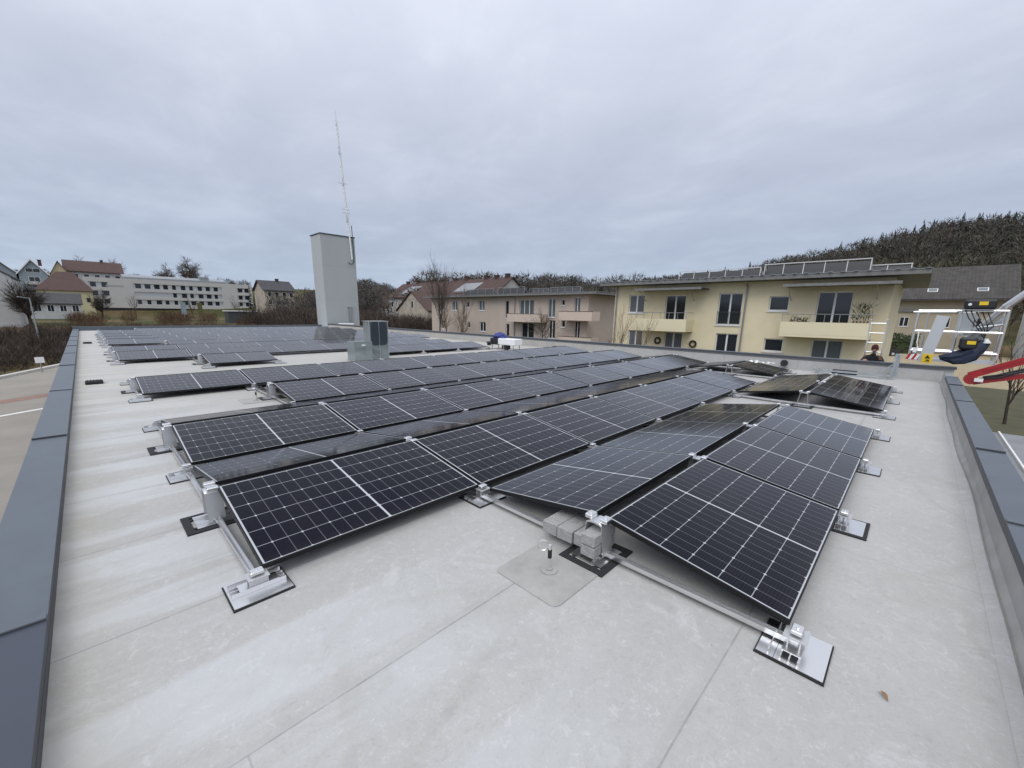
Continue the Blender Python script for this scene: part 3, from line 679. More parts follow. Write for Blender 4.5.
# fall-arrest anchors on welded patches
def anchor(u, v, label, ring=True):
    o = empty('roof_anchor', (u, v, 0)); tag(o, label, 'roof anchor', 'fall arrest anchors')
    m = MB(); w = .25
    pts = []
    for cx, cy, a0 in ((w-.05, w-.05, 0), (-w+.05, w-.05, 90), (-w+.05, -w+.05, 180), (w-.05, -w+.05, 270)):
        for t in range(0, 91, 18): pts.append((u+cx+.05*math.cos(R(a0+t)), v+cy+.05*math.sin(R(a0+t))))
    n = len(pts); b0 = len(m.v)
    m.prism(pts, lambda p, z: (p[0], p[1], z), .0, .006); m.build('membrane_patch', MT['membrane2'], o)
    m = MB(); m.disc((u, v), .055, .0065, .012); m.disc((u, v), .02, .0125, .022); m.build('flange', MT['membrane2'], o)
    m = MB(); m.tube((u, v, .022), (u, v, .16), .0095, n=10); m.tube((u, v, .16), (u, v, .185), .013, .010, n=10); m.build('post', MT['alu'], o)
    m = MB(); m.tube((u, v, .095), (u, v, .15), .0135, n=10); m.build('sleeve', MT['rubber'], o)
    if ring:
        m = MB(); c = V(u-.03, v+.035, .18)
        P = [c+V(-.7*math.cos(t)*.035, .7*math.cos(t)*.035, math.sin(t)*.035) for t in [2*math.pi*i/16 for i in range(17)]]
        m.path(P, .004, 5); m.build('ring', MT['alu'], o)
    return o
m2 = MT['membrane'].copy(); m2.name = 'membrane patch'; MT['membrane2'] = mat('welded membrane patch', (.335, .328, .31), .7, noise=(5, .18), bump=(18, .3))
anchor(1.34, -.69, 'steel roof anchor with black sleeve in front of the ballast blocks')
anchor(1.46, 6.25, 'steel roof anchor on its patch before the short fourth ridge')
anchor(14.2, 5.7, 'small steel roof anchor near the far wall behind the third ridge', False)

# ---------------------------------------------------------------- roof lights, boxes, brackets on the roof
sk = empty('roof_light', (6.35, 11.05, 0)); tag(sk, 'tall clear roof light box with a dark rounded grille inside', 'roof light')
m = MB(); m.ab((6.05, 10.92, 0), (6.74, 11.35, .05)); m.build('kerb', MT['galv'], sk)
m = MB(); m.ab((6.06, 10.93, .051), (6.73, 11.34, 1.27)); m.build('acrylic_hood', MT['acrylic'], sk)
m = MB()
for x in (6.055, 6.395, 6.725): m.ab((x-.008, 10.90, .05), (x+.008, 10.925, 1.28))
m.ab((6.03, 10.895, 1.272), (6.76, 11.37, 1.29)); m.build('frame_bar', MT['alu_dull'], sk)
m = MB(); pts = []
for cx, cz, a0 in ((.17, .30, 0), (-.17, .30, 90), (-.17, -.22, 180), (.17, -.22, 270)):
    for t in range(0, 91, 15): pts.append((6.40+cx+.12*math.cos(R(a0+t)), .83+cz+.12*math.sin(R(a0+t)) if a0 < 180 else .83+cz+.12*math.sin(R(a0+t))))
m.prism(pts, lambda p, t: (p[0], t, p[1]), 10.904, 10.926)
for i in range(9): m.box((6.40, 10.899, .55+.07*i), (.52, .008, .016), None, 1)
m.build('grille', [mat('dark grille', (.03, .05, .062), .4), MT['drip']], sk)
sk = empty('roof_light', (5.72, 10.95, 0)); tag(sk, 'low clear roof light box left of the tall one', 'roof light')
m = MB(); m.ab((5.40, 10.70, 0), (6.03, 11.25, .05)); m.build('kerb', MT['galv'], sk)
m = MB(); m.ab((5.41, 10.71, .051), (6.02, 11.24, .64)); m.build('acrylic_hood', MT['acrylic'], sk)
m = MB(); m.ab((5.66, 10.69, .50), (5.78, 10.708, .55)); m.build('label_plate', MT['white'], sk)

eq = empty('equipment_box', (12.8, 11.2, 0)); tag(eq, 'white and black equipment box on short legs by the far wall', 'equipment box')
m = MB(); m.bevbox((12.8, 11.0, .36), (.55, 1.05, .28), .03); m.build('white_case', MT['white'], eq)
m = MB(); m.bevbox((12.8, 11.78, .35), (.57, .49, .29), .02); m.build('black_end', MT['blackplastic'], eq)
for x in (12.6, 13.0):
    for y in (10.6, 11.2, 11.95):
        m = MB(); m.tube((x, y, 0), (x, y, .22), .02); m.build('leg', MT['galv'], eq)
m = MB(); m.bevbox((12.75, 11.2, .1), (.3, .34, .19), .04); tag(m.build('tool_bag', MT['blackplastic']), 'black tool bag under the white equipment box', 'bag')
m = MB(); random.seed(8)
rings = 6
P = []
for k in range(rings):
    t = k/(rings-1); rr = math.cos(t*1.45); row = []
    for i in range(14):
        a = 2*math.pi*i/14; q = 1+random.uniform(-.16, .16); row.append((12.85+.26*rr*math.cos(a)*q, 11.72+.40*rr*math.sin(a)*q, .505+.24*math.sin(t*1.5)*(1+random.uniform(-.1, .1))))
    P.append(row)
for k in range(rings-1):
    for i in range(14): j = (i+1) % 14; m.face([P[k][i], P[k][j], P[k+1][j], P[k+1][i]])
m.face(P[-1]); m.face(P[0][::-1])
tag(m.build('crumpled_sheet', MT['blue'], smooth=True), 'crumpled blue plastic sheet on top of the equipment box', 'plastic sheet')
for (u, v), lab in (((13.9, 13.6), 'dark low vent cap beside the far wall left of equipment box'), ((14.3, 9.6), 'dark low vent cap beside the far wall right of equipment box'), ((14.6, 24.5), 'dark vent cap at the far wall near the tower')):
    m = MB(); m.disc((u, v), .10, 0, .12, 16); m.disc((u, v), .17, .125, .19, 16, r1=.10); tag(m.build('vent_cap', MT['rubber']), lab, 'vent cap', 'roof vent caps')
m = MB(); m.box((14.75, -.9, .10), (.05, 1.8, .05)); m.box((14.70, -.95, .02), (.06, 1.75, .035)); m.box((14.85, -1.80, .38), (.10, .05, .62)); m.box((14.93, -1.84, .40), (.04, .10, .60)); m.beam((14.75, -1.45, .11), (14.85, -1.79, .42), .03, .03); m.beam((14.75, -.1, .1), (15.25, -.1, .1), .04, .04); m.beam((14.75, -1.7, .1), (15.25, -1.7, .1), .04, .04)
tag(m.build('steel_bracket', MT['galv']), 'galvanised steel bracket with upright post lying at the far parapet', 'bracket')
m = MB(); m.bevbox((15.0, -.75, .07), (.22, .6, .12), .03); tag(m.build('cable_duct', MT['rubber']), 'black cable duct piece at the foot of the far parapet', 'duct')
m = MB(); m.tube((15.20, .83, .18), (15.32, .83, .18), .085, n=16); m.tube((15.16, .83, .18), (15.20, .83, .18), .105, n=16); tag(m.build('overflow_spout', MT['rubber']), 'round black overflow spout in the far parapet', 'overflow spout')
m = MB(); random.seed(21)
for i in range(9):
    a, b = 13.5+random.uniform(-.15, .15), .75+.07*i
    m.face([(a, b, .275+random.uniform(0, .05)), (a+.30, b+random.uniform(-.05, .05), .275+random.uniform(0, .06)), (a+.32, b+.10, .28+random.uniform(0, .06)), (a-.02, b+.09, .28+random.uniform(0, .05))])
tag(m.build('plastic_film', MT['white']), 'loose white plastic film on the small far pair of panels', 'plastic film')

# ---------------------------------------------------------------- tower with antenna
TU0, TU1, TV0, TV1, TZ = 15.20, 18.34, 37.2, 39.4, 8.25
tw = empty('hose_tower', ((TU0+TU1)/2, (TV0+TV1)/2, GZ)); tag(tw, 'tall grey clad box tower at the far corner of the roof', 'tower')
m = MB()
for a, b in ((GZ, 2.55), (2.558, 5.6), (5.608, TZ)): m.ab((TU0, TV0, a), (TU1, TV1, b))
m.ab((TU0+.01, TV0+.01, GZ), (TU1-.01, TV1-.01, TZ-.01)); m.build('cladding', MT['tower'], tw)
m = MB(); m.ab((TU0-.05, TV0-.05, TZ+.002), (TU1+.05, TV1+.05, TZ+.09)); m.build('roof_cap', MT['drip'], tw)
m = MB(); m.ab((TU1-1.05, TV0-.10, .2), (TU1-.75, TV0-.003, 1.9)); m.ab((TU1-1.12, TV0-.12, 1.9), (TU1-.68, TV0-.003, 2.0)); m.build('vent_duct', MT['galv'], tw)
m = MB(); m.bevbox((16.5, 36.1, .30), (1.3, .5, .34), .04); m.ab((15.95, 35.95, 0), (16.05, 36.25, .13)); m.ab((16.95, 35.95, 0), (17.05, 36.25, .13)); tag(m.build('outdoor_unit', MT['white']), 'long white unit lying in front of the grey tower', 'outdoor unit')
an = empty('antenna_mast', (TU1-.35, TV0-.12, 6.0)); tag(an, 'slender white antenna mast on the grey tower', 'antenna')
ax, ay = TU1-.38, TV0-.14
m = MB(); m.tube((ax, ay, 6.3), (ax, ay, 11.2), .075, .07); m.tube((ax, ay, 11.2), (ax, ay, 15.2), .06, .05); m.tube((ax, ay, 15.2), (ax, ay, 18.5), .042, .03)
m.v = [(a-max(0, c-6)*.055, b, c) for a, b, c in m.v]
for k in range(0): zz = 8.4+.36*k; m.tube((ax-.11, ay, zz), (ax+.11, ay, zz+.30), .018, n=5); 
for k in range(26): zz = 8.4+.36*k; dx = (zz-6)*.055; m.tube((ax-.12-dx, ay, zz), (ax+.12-dx, ay, zz+.30), .02, n=5); m.tube((ax+.12-dx, ay, zz), (ax-.12-dx, ay, zz+.30), .02, n=5)
m.build('mast', MT['white'], an)
for z in (6.9, 8.0):
    m = MB(); m.ab((ax-.08, ay-.07, z), (ax+.08, TV0-.001, z+.07)); m.build('bracket', MT['galv'], an)
for z, r, h in ((9.55, .11, .35), (9.9, .08, .3), (12.6, .10, .25), (12.95, .07, .3), (15.1, .09, .3), (15.5, .06, .25), (17.3, .05, .2)):
    m = MB(); m.tube((ax-r*.6-(z-6)*.055, ay, z), (ax-r*.6-(z-6)*.055, ay, z+h), r*.9, n=8); m.build('collar', MT['alu_dull'], an)
for z in (10.3, 10.6, 12.75):
    m = MB(); m.tube((ax-.45-(z-6)*.055, ay, z), (ax+.3-(z-6)*.055, ay, z+.02), .02, n=6); m.build('dipole', MT['alu_dull'], an)
m = MB(); P = [V(ax+.12, ay, 9.3), V(ax+.16, ay, 7.2)]+[V(ax-.16+.32*math.cos(t), ay, 6.3-.42*math.sin(t)) for t in [math.pi*i/9 for i in range(8)]]
m.path(P, .035, 6); m.build('cable_loop', MT['drip'], an)

# ---------------------------------------------------------------- house building kit
class Wall:
    """a flat facade: origin, direction along it, outward normal"""
    def __init__(s, O, D, Nn): s.O = Vector(O); s.D = Vector(D).normalized(); s.N = Vector(Nn).normalized()
    def p(s, a, z, out=0): return s.O + s.D*a + Vector((0, 0, z-s.O.z)) + s.N*out
    def box(s, m, a0, a1, z0, z1, o0, o1, mi=0):
        c = s.p((a0+a1)/2, (z0+z1)/2, (o0+o1)/2); rot = Matrix((s.D, s.N, Vector((0, 0, 1)))).transposed()
        m.box(c, (abs(a1-a0), abs(o1-o0), abs(z1-z0)), rot, mi)
    def panel(s, m, a0, a1, z0, z1, holes, depth=.18, mi=0):
        xs = sorted({a0, a1, *[h[0] for h in holes], *[h[1] for h in holes]}); zs = sorted({z0, z1, *[h[2] for h in holes], *[h[3] for h in holes]})
        for x0, x1 in zip(xs, xs[1:]):
            for y0, y1 in zip(zs, zs[1:]):
                cx, cy = (x0+x1)/2, (y0+y1)/2
                if any(h[0] < cx < h[1] and h[2] < cy < h[3] for h in holes): continue
                m.face([s.p(x0, y0), s.p(x1, y0), s.p(x1, y1), s.p(x0, y1)], mi)
        for h in holes:
            c = [(h[0], h[2]), (h[1], h[2]), (h[1], h[3]), (h[0], h[3])]
            for (xa, za), (xb, zb) in zip(c, c[1:]+c[:1]): m.face([s.p(xa, za), s.p(xb, zb), s.p(xb, zb, -depth), s.p(xa, za, -depth)], mi)
    def window(s, parent, a0, a1, z0, z1, n=2, inset=.11, sill=True, fw=.07, glass='glass', frame='winframe', shutterbox=False):
        m = MB(); i = -inset
        s.box(m, a0, a1, z0, z0+fw, i-.06, i); s.box(m, a0, a1, z1-fw, z1, i-.06, i)
        s.box(m, a0, a0+fw, z0+fw, z1-fw, i-.06, i); s.box(m, a1-fw, a1, z0+fw, z1-fw, i-.06, i)
        for k in range(1, n):
            x = a0+(a1-a0)*k/n; s.box(m, x-fw*.8, x+fw*.8, z0+fw, z1-fw, i-.06, i+.004)
        w = m.build('window', MT[frame], parent)
        g = MB(); s.box(g, a0+.01, a1-.01, z0+.01, z1-.01, i-.055, i-.03); g.build('pane', MT[glass], w)
        if sill:
            q = MB(); s.box(q, a0-.06, a1+.06, z0-.09, z0-.005, -.10, .07); q.build('sill', MT['winframe'], w)
        return w
def shell(m, u0, u1, v0, v1, z0, z1, mi=0, skip=''):
    """plain box walls without the named face ('u0' etc.)"""
    F = {'u0': [(u0, v0), (u0, v1)], 'u1': [(u1, v0), (u1, v1)], 'v0': [(u0, v0), (u1, v0)], 'v1': [(u0, v1), (u1, v1)]}
    for k, ((a, b), (c, d)) in F.items():
        if k in skip: continue
        m.face([(a, b, z0), (c, d, z0), (c, d, z1), (a, b, z1)], mi)
    m.face([(u0, v0, z1), (u1, v0, z1), (u1, v1, z1), (u0, v1, z1)], mi)

# ---------------------------------------------------------------- cream flats
cf = empty('apartment_building', (38, 8, GZ));  tag(cf, 'cream rendered two storey flats with balconies and a flat roof', 'building', )
W = Wall((32, 17.2, 0), (0, -1, 0), (-1, 0, 0))     # distance runs from the left corner to the right
def cv(v): return 17.2-v
UPz, LOz = 1.08, -1.78
wins = [(cv(15.85), cv(14.45), 1.84, 3.27, 2, True, 'curtain'), (cv(12.66), cv(11.05), 1.1, 3.2, 2, False, 'glass'), (cv(8.68), cv(7.08), 1.06, 3.27, 2, True, 'glass'), (cv(5.44), cv(4.28), 2.07, 3.02, 1, True, 'glass'), (cv(2.78), cv(1.02), 1.1, 3.24, 2, False, 'glass'),
        (cv(15.7), cv(14.4), -1.0, .39, 2, True, 'curtain'), (cv(12.5), cv(11.05), -1.75, .36, 2, False, 'curtain'), (cv(8.57), cv(7.08), -1.75, .43, 2, True, 'glass'), (cv(5.40), cv(4.26), -.64, .22, 1, True, 'glass'), (cv(2.69), cv(1.1), -1.75, .30, 2, False, 'curtain')]
m = MB(); W.panel(m, 0, cv(-.7), GZ, 4.0, [w[:4] for w in wins], .2); shell(m, 32, 44, -.7, 17.2, GZ, 4.0, skip='u0'); m.build('wall', MT['cream'], cf)
for a0, a1, z0, z1, n, sill, gl in wins: W.window(cf, a0, a1, z0, z1, n, .12, sill, glass=gl)
m = MB(); W.box(m, cv(8.68), cv(7.08), 1.12, 1.14, -.02, .02); W.box(m, cv(8.68), cv(7.08), 1.95, 1.98, -.02, .02)
for i in range(17): x = cv(8.66)+i*.0985; W.box(m, x-.008, x+.008, 1.14, 1.95, -.01, .01)
m.build('railing', MT['drip'], cf)
# roof slab with overhang
m = MB(); m.ab((30.9, -2.1, 4.02), (45, 18.1, 4.26)); m.ab((30.87, -2.13, 4.263), (45.03, 18.13, 4.30), 1)
for i in range(34): m.ab((30.8, -2.05+.595*i, 4.302), (31.15, -1.85+.595*i, 4.335), 1)
m.build('roof', [MT['roofslab'], MT['zinc']], cf)
m = MB(); m.tube((31.92, 6.85, -3.4), (31.92, 6.85, 3.7), .06); m.tube((31.92, 6.85, 3.7), (31.2, 6.85, 4.0), .06); m.build('downpipe', MT['zinc'], cf)
m = MB(); m.tube((31.92, 17.0, -3.4), (31.92, 17.0, 4.0), .06); m.build('downpipe', MT['zinc'], cf)
for (v0, v1, lab) in ((10.3, 14.4, 'a'), (-.15, 4.3, 'b')):
    b = MB(); b.ab((30.6, v0, .46), (32.0, v1, .62)); b.ab((30.6, v0, .6), (30.72, v1, 1.38)); b.ab((30.72, v0, .6), (31.99, v0+.12, 1.38)); b.ab((30.72, v1-.12, .6), (31.99, v1, 1.38))
    bo = b.build('balcony', MT['cream_lt'], cf)
    r = MB(); r.tube((30.66, v0, 1.86), (30.66, v1, 1.86), .022, n=6)
    for i in range(7): y = v0+.05+(v1-v0-.1)*i/6; r.tube((30.66, y, 1.38), (30.66, y, 1.86), .016, n=6)
    for y in (v0+.06, v1-.06): r.tube((30.66, y, 1.86), (31.95, y, 1.86), .02, n=6)
    r.build('railing', MT['galv'], bo)
    c = MB(); c.ab((30.3, v0-.9, 3.55), (31.98, v1+.1, 3.62)); c.ab((30.28, v0-.92, 3.50), (30.36, v1+.12, 3.66), 1)
    ao = c.build('awning', [MT['drip'], MT['roofslab']], cf)
    c = MB()
    for y in (v0+.1, v1-.1): c.beam((31.95, y, 2.75), (30.75, y, 3.5), .05, .05)
    c.build('awning_arm', MT['galv'], ao)
def planter(u, v, z, l, label):
    o = empty('planter_box', (u, v, z)); tag(o, label, 'planter')
    m = MB(); m.ab((u-.2, v-l/2, z), (u+.2, v+l/2, z+.72)); m.ab((u-.23, v-l/2-.03, z+.722), (u+.23, v+l/2+.03, z+.78)); m.build('trough', MT['terracotta'], o)
    m = MB(); random.seed(int(v*10)+3)
    for i in range(150):
        c = V(u+random.gauss(0, .12), v+random.uniform(-l/2, l/2), z+.78+abs(random.gauss(0, .16))); d = V(random.gauss(0, 1), random.gauss(0, 1), random.gauss(0, 1)).normalized(); e = d.orthogonal()
        m.face([c-e*.025, c+d*.1, c+e*.025])
    m.build('plant', MT['plant'], o, recalc=False)
planter(31.1, 3.4, .625, .95, 'brown planter trough with dark plants on the right cream balcony')
m = MB(); random.seed(4)
for k in range(5):
    v = .1+k*.16; m.tube((31.2, v, .63), (31.2, v, 1.5), .05, n=6, mi=1)
    for i in range(26):
        c = V(31.2+random.gauss(0, .1), v+random.gauss(0, .1), 1.5+random.uniform(0, .9)); d = V(random.gauss(0, .4), random.gauss(0, .6), 1).normalized()*.3; e = d.orthogonal().normalized()*.02; m.face([c-e, c+d, c+e])
tag(m.build('potted_plant', [MT['plant'], MT['terracotta']], recalc=False), 'row of thin potted plants at the right end of the cream balcony', 'potted plant')
for v, z, lab in ((13.0, -.35, 'round brown wreath left of the lower cream balcony door'), (10.15, -.45, 'round dark wreath right of the lower cream balcony door')):
    m = MB(); P = [V(31.93, v+.22*math.cos(t), z+.22*math.sin(t)) for t in [2*math.pi*i/18 for i in range(19)]]
    m.path(P, .065, 7); random.seed(int(v*7))
    for i in range(90):
        t = random.uniform(0, 6.283); c = V(31.9+random.gauss(0, .04), v+.24*math.cos(t), z+.24*math.sin(t)); d = V(random.gauss(0, 1), random.gauss(0, 1), random.gauss(0, 1)).normalized()*.14; m.face([c-d.orthogonal()*.15, c+d, c+d.orthogonal()*.15])
    tag(m.build('wreath', MT['twig_brown'], recalc=False), lab, 'wreath', 'wreaths on the cream flats')
# solar thermal collectors on its roof
def collector(name, label, u, v0, v1, z0, h, n, group, fm='rack'):
    o = empty(name, (u, (v0+v1)/2, z0)); tag(o, label, 'solar collector', group)
    m = MB(); m.face([(u+.12, v0+.05, z0+.10), (u+.12, v1-.05, z0+.10), (u+.75, v1-.05, z0+h*.93), (u+.75, v0+.05, z0+h*.93)]); m.face([(u+.16, v0+.05, z0+.07), (u+.16, v1-.05, z0+.07), (u+.80, v1-.05, z0+h*.90), (u+.80, v0+.05, z0+h*.90)]); m.build('absorber', MT['blackplastic'], o)
    m = MB(); m.beam((u+.05, v0, z0+h), (u+.05, v1, z0+h), .055, .055); m.beam((u+.05, v0, z0+.05), (u+.05, v1, z0+.05), .08, .08)
    for i in range(n+1): y = v0+(v1-v0)*i/n; m.beam((u, y, z0+.02), (u+.08, y, z0+h), .042, .042)
    for y in (v0, v1): m.beam((u+.05, y, z0+h), (u+.95, y, z0), .06, .06)
    m.build('frame', MT[fm], o)
collector('solar_collector', 'white framed collector row at the left of the cream roof', 33.0, 6.5, 12.2, 4.31, .72, 5, 'collectors on the cream roof')
collector('solar_collector', 'longest white framed collector row in the middle of the cream roof', 32.4, .55, 6.1, 4.34, .78, 5, 'collectors on the cream roof')
collector('solar_collector', 'short low collector frame at the right end of the cream roof', 33.4, -1.2, .9, 4.31, .50, 2, 'collectors on the cream roof')

# ---------------------------------------------------------------- dusty pink flats
pf = empty('apartment_building', (48, 42, GZ)); tag(pf, 'dusty pink two storey flats with balconies behind the far parapet', 'building')
W = Wall((42, 59, 0), (0, -1, 0), (-1, 0, 0))
def cv(v): return 59-v
wins = [(cv(56.5), cv(55.3), 1.97, 3.45, 2, True), (cv(53.2), cv(51.9), 1.98, 3.45, 2, True), (cv(49.6), cv(48.85), 2.45, 3.3, 1, True), (cv(46.65), cv(45.3), 1.98, 3.42, 2, True), (cv(46.4), cv(45.05), -1.15, .27, 2, True), (cv(56.3), cv(55.2), -1.15, .3, 2, True), (cv(49.4), cv(48.7), -.7, .15, 1, True),
        (cv(40.9), cv(40.15), .9, 3.38, 1, True), (cv(40.7), cv(40.0), -2.0, .15, 1, False), (cv(38.1), cv(35.4), 1.1, 3.46, 3, False), (cv(37.6), cv(35.3), -2.0, .4, 2, False), (cv(32.95), cv(31.75), 1.2, 3.55, 2, True), (cv(32.7), cv(31.65), -1.5, .85, 2, True), (cv(30.8), cv(30.25), 2.7, 3.42, 1, True), (cv(30.7), cv(30.1), .0, .85, 1, True), (cv(28.8), cv(27.9), 1.3, 3.65, 2, False), (cv(28.6), cv(27.8), -1.6, .8, 2, False)]
m = MB(); W.panel(m, 0, cv(26.7), GZ, 3.95, [w[:4] for w in wins], .2); shell(m, 42, 54, 26.7, 59, GZ, 3.95, skip='u0'); m.build('wall', MT['pink'], pf)
for w in wins: W.window(pf, *w[:4], w[4], .12, w[5], glass='curtain' if w[4] > 1 and w[2] > 1 else 'glass')
m = MB(); m.ab((41.0, 25.1, 3.97), (55, 60, 4.22)); m.ab((40.97, 25.05, 4.223), (55.03, 60.03, 4.27), 1); m.build('roof', [MT['roofslab'], MT['zinc']], pf)
m = MB(); m.tube((41.9, 38.9, GZ), (41.9, 38.9, 3.9), .06); m.build('downpipe', MT['zinc'], pf)
for v0, v1, z0, u0 in ((33.0, 39.0, .62, 40.5), (25.0, 29.8, 1.0, 40.3), (25.0, 29.8, -2.0, 40.3)):
    b = MB(); b.ab((u0, v0, z0-.1), (42, v1, z0+.05)); b.ab((u0, v0, z0+.05), (u0+.12, v1, z0+.95)); b.ab((u0+.12, v0, z0+.05), (41.99, v0+.12, z0+.95)); b.ab((u0+.12, v1-.12, z0+.05), (41.99, v1, z0+.95)); bo = b.build('balcony', MT['pink_lt'], pf)
    b = MB(); b.ab((u0-.03, v0-.02, z0+.952), (u0+.15, v1+.02, z0+1.0)); b.build('railing', MT['twig_brown'], bo)
for (u, v0, v1, z, h, lab) in ((43.0, 44.5, 51.5, 4.28, .95, 'dark collector row at the left of the pink roof'), (43.0, 38.2, 43.6, 4.28, 1.0, 'tall collector row in the middle of the pink roof'), (43.4, 34.2, 37.6, 4.28, .7, 'low collector row right of middle on the pink roof'), (43.4, 29.0, 33.8, 4.28, .75, 'collector row at the right end of the pink roof')):
    collector('solar_collector', lab, u, v0, v1, z, h, 4, 'collectors on the pink roof', 'zinc')

# ---------------------------------------------------------------- far houses
def gable_house(name, label, cat, u0, u1, v0, v1, zb, ze, zr, ridge, wallm, roofm, oh=.5, wins=(), chim=(), gablem=None):
    """ridge 'u' or 'v' = direction of the ridge"""
    o = empty(name, ((u0+u1)/2, (v0+v1)/2, zb)); tag(o, label, cat)
    m = MB(); shell(m, u0, u1, v0, v1, zb, ze)
    uc, vc = (u0+u1)/2, (v0+v1)/2
    if ridge == 'u':
        for u in (u0, u1): m.face([(u, v0, ze), (u, v1, ze), (u, vc, zr-.05)])
    else:
        for v in (v0, v1): m.face([(u0, v, ze), (u1, v, ze), (uc, v, zr-.05)])
    m.build('wall', wallm, o)
    m = MB(); th = .22
    if ridge == 'u':
        s = (zr-ze)/(v1-vc)
        for sgn, ve in ((-1, v0), (1, v1)):
            e = ve+sgn*oh; z = ze-oh*s
            m.prism([(e, z), (vc, zr), (vc, zr+th), (e, z+th)], lambda p, t: (t, p[0], p[1]), u0-oh, u1+oh)
    else:
        s = (zr-ze)/(u1-uc)
        for sgn, ue in ((-1, u0), (1, u1)):
            e = ue+sgn*oh; z = ze-oh*s
            m.prism([(e, z), (uc, zr), (uc, zr+th), (e, z+th)], lambda p, t: (p[0], t, p[1]), v0-oh, v1+oh)
    ro = m.build('roof', roofm, o)
    for (u, v, h) in chim:
        c = MB(); c.ab((u-.45, v-.6, zr-1.2), (u+.45, v+.6, zr+h)); c.ab((u-.55, v-.7, zr+h), (u+.55, v+.7, zr+h+.15)); c.build('chimney', MT['redtile'], ro)
    for (face, a0, a1, z0, z1, n) in wins:
        w = {'u0': Wall((u0, v1, 0), (0, -1, 0), (-1, 0, 0)), 'v0': Wall((u0, v0, 0), (1, 0, 0), (0, -1, 0))}[face]
        q = MB(); w.box(q, a0-.08, a1+.08, z0-.08, z1+.08, -.02, .03); wo = q.build('window', MT['winframe'], o)
        for k in range(n):
            b0 = a0+(a1-a0)*k/n+.04; b1 = a0+(a1-a0)*(k+1)/n-.04; q = MB(); w.box(q, b0, b1, z0, z1, .031, .045); q.build('pane', MT['glass'], wo)
    return o, ro
# beige gabled house behind the far parapet
o, _ = gable_house('gabled_house', 'old beige rough rendered house with pointed gable facing us', 'house', 60, 72, 86.5, 101, GZ, 2.0, 6.7, 'u', MT['beige'], MT['redtile'], .4,
    [('u0', 7.0, 7.9, 2.6, 4.3, 1), ('u0', 3.2, 4.2, -1.3, .3, 1), ('u0', 6.9, 7.8, -1.3, .3, 1), ('u0', 10.3, 11.6, -1.4, .4, 1)])
# long red-roofed block with chimneys
o, ro = gable_house('long_house', 'long brown-red roofed block with many chimneys behind the pink flats', 'house', 72, 84, 75, 127, GZ, 6.3, 10.6, 'v', MT['offwhite'], MT['redtile'], .6,
    [('u0', 2+6.2*i, 3.1+6.2*i, 3.2, 4.8, 1) for i in range(8)], [(78, 76.5, .9), (78, 80.5, .7), (78, 84.5, .8), (78, 93, .9), (78, 98, .7), (78, 105, .6), (78, 110, .8), (78, 118, .7), (78, 124, .8)])
m = MB(); m.prism([(72.3, 7.3), (76.8, 9.9), (76.8, 9.4), (72.3, 6.9)], lambda p, t: (p[0], t, p[1]), 84, 92); m.build('dormer', MT['zinc'], ro)
m = MB(); m.prism([(72.3, 7.3), (76.8, 9.9), (76.8, 9.4), (72.3, 6.9)], lambda p, t: (p[0], t, p[1]), 113, 120); m.build('dormer', MT['zinc'], ro)
gable_house('white_house', 'small white house with dark red roof right of the tower', 'house', 86, 96, 144, 162, GZ, 3.8, 9.3, 'v', MT['dirtywhite'], MT['redtile'], .6, [('u0', 2+3.4*i, 3.4+3.4*i, .8, 2.4, 1) for i in range(5)]+[('u0', 3+5*i, 4+5*i, 5.0, 6.0, 1) for i in range(0)])
gable_house('terrace_house', 'red roofed house peeping between pink and cream flats', 'house', 66, 76, 37, 46, GZ, 2.4, 5.6, 'u', MT['dirtywhite'], MT['redtile'], .7, [('u0', 3, 4.2, 0, 1.4, 2)])
# long modern white block on the left
mo = empty('care_home', (27, 222, 0)); tag(mo, 'long white three storey block with ribbon windows on the left', 'building')
W = Wall((1.4, 214, 0), (1, 0, 0), (0, -1, 0)); BL_, ZT = 52.5, 12.0
holes = []
ROWS = ((8.55, 10.45), (5.5, 7.4), (2.7, 4.5))
for z0, z1 in ROWS: holes += [(1.0, 6.2, z0, z1), (13.0, 41.2, z0, z1), (46.7, 51.2, z0, z1)]
m = MB(); W.panel(m, 0, BL_, 1.3, ZT, holes, .5); shell(m, 1.4, 1.4+BL_, 214, 228, 1.3, ZT, skip='v0'); m.ab((2, 214.8, -3), (53, 227, 1.29), 1)
m.build('wall', [MT['offwhite'], MT['drip']], mo)
m = MB()
for z0, z1 in ROWS:
    for a0, a1 in ((1.0, 6.2), (13.0, 41.2), (46.7, 51.2)): W.box(m, a0, a1, z0, z1, -.52, -.45)
m.build('spandrel', MT['alu_dull'], mo)
random.seed(12)
for r, (z0, z1) in enumerate(ROWS):
    xs = [1.5, 4.4]+[13.6+2.75*i for i in range(10)]+[47.2, 49.6]
    for x in xs:
        if r == 1 and 13.5 < x < 24: continue
        w = random.choice((1.2, 1.5, 1.7)); q = MB(); W.box(q, x-.06, x+w+.06, z0+.05, z1-.05, -.449, -.41); wo = q.build('window', MT['winframe'], mo)
        q = MB(); W.box(q, x, x+w, z0+.11, z1-.11, -.409, -.40); q.build('pane', MT['glass'], wo)
m = MB(); m.ab((12, 215, ZT+.01), (44, 227, ZT+.75)); m.face([(12, 215, ZT+.76), (44, 215, ZT+.76), (44, 226, ZT+2.2), (12, 226, ZT+2.2)]); m.ab((36, 217, ZT+.8), (39, 220, ZT+2.4)); m.build('roof', MT['zinc'], mo)
m = MB(); m.ab((6.9, 213.97, 8.9), (11.7, 213.995, 9.5)); m.build('sign_board', MT['concrete'], mo)
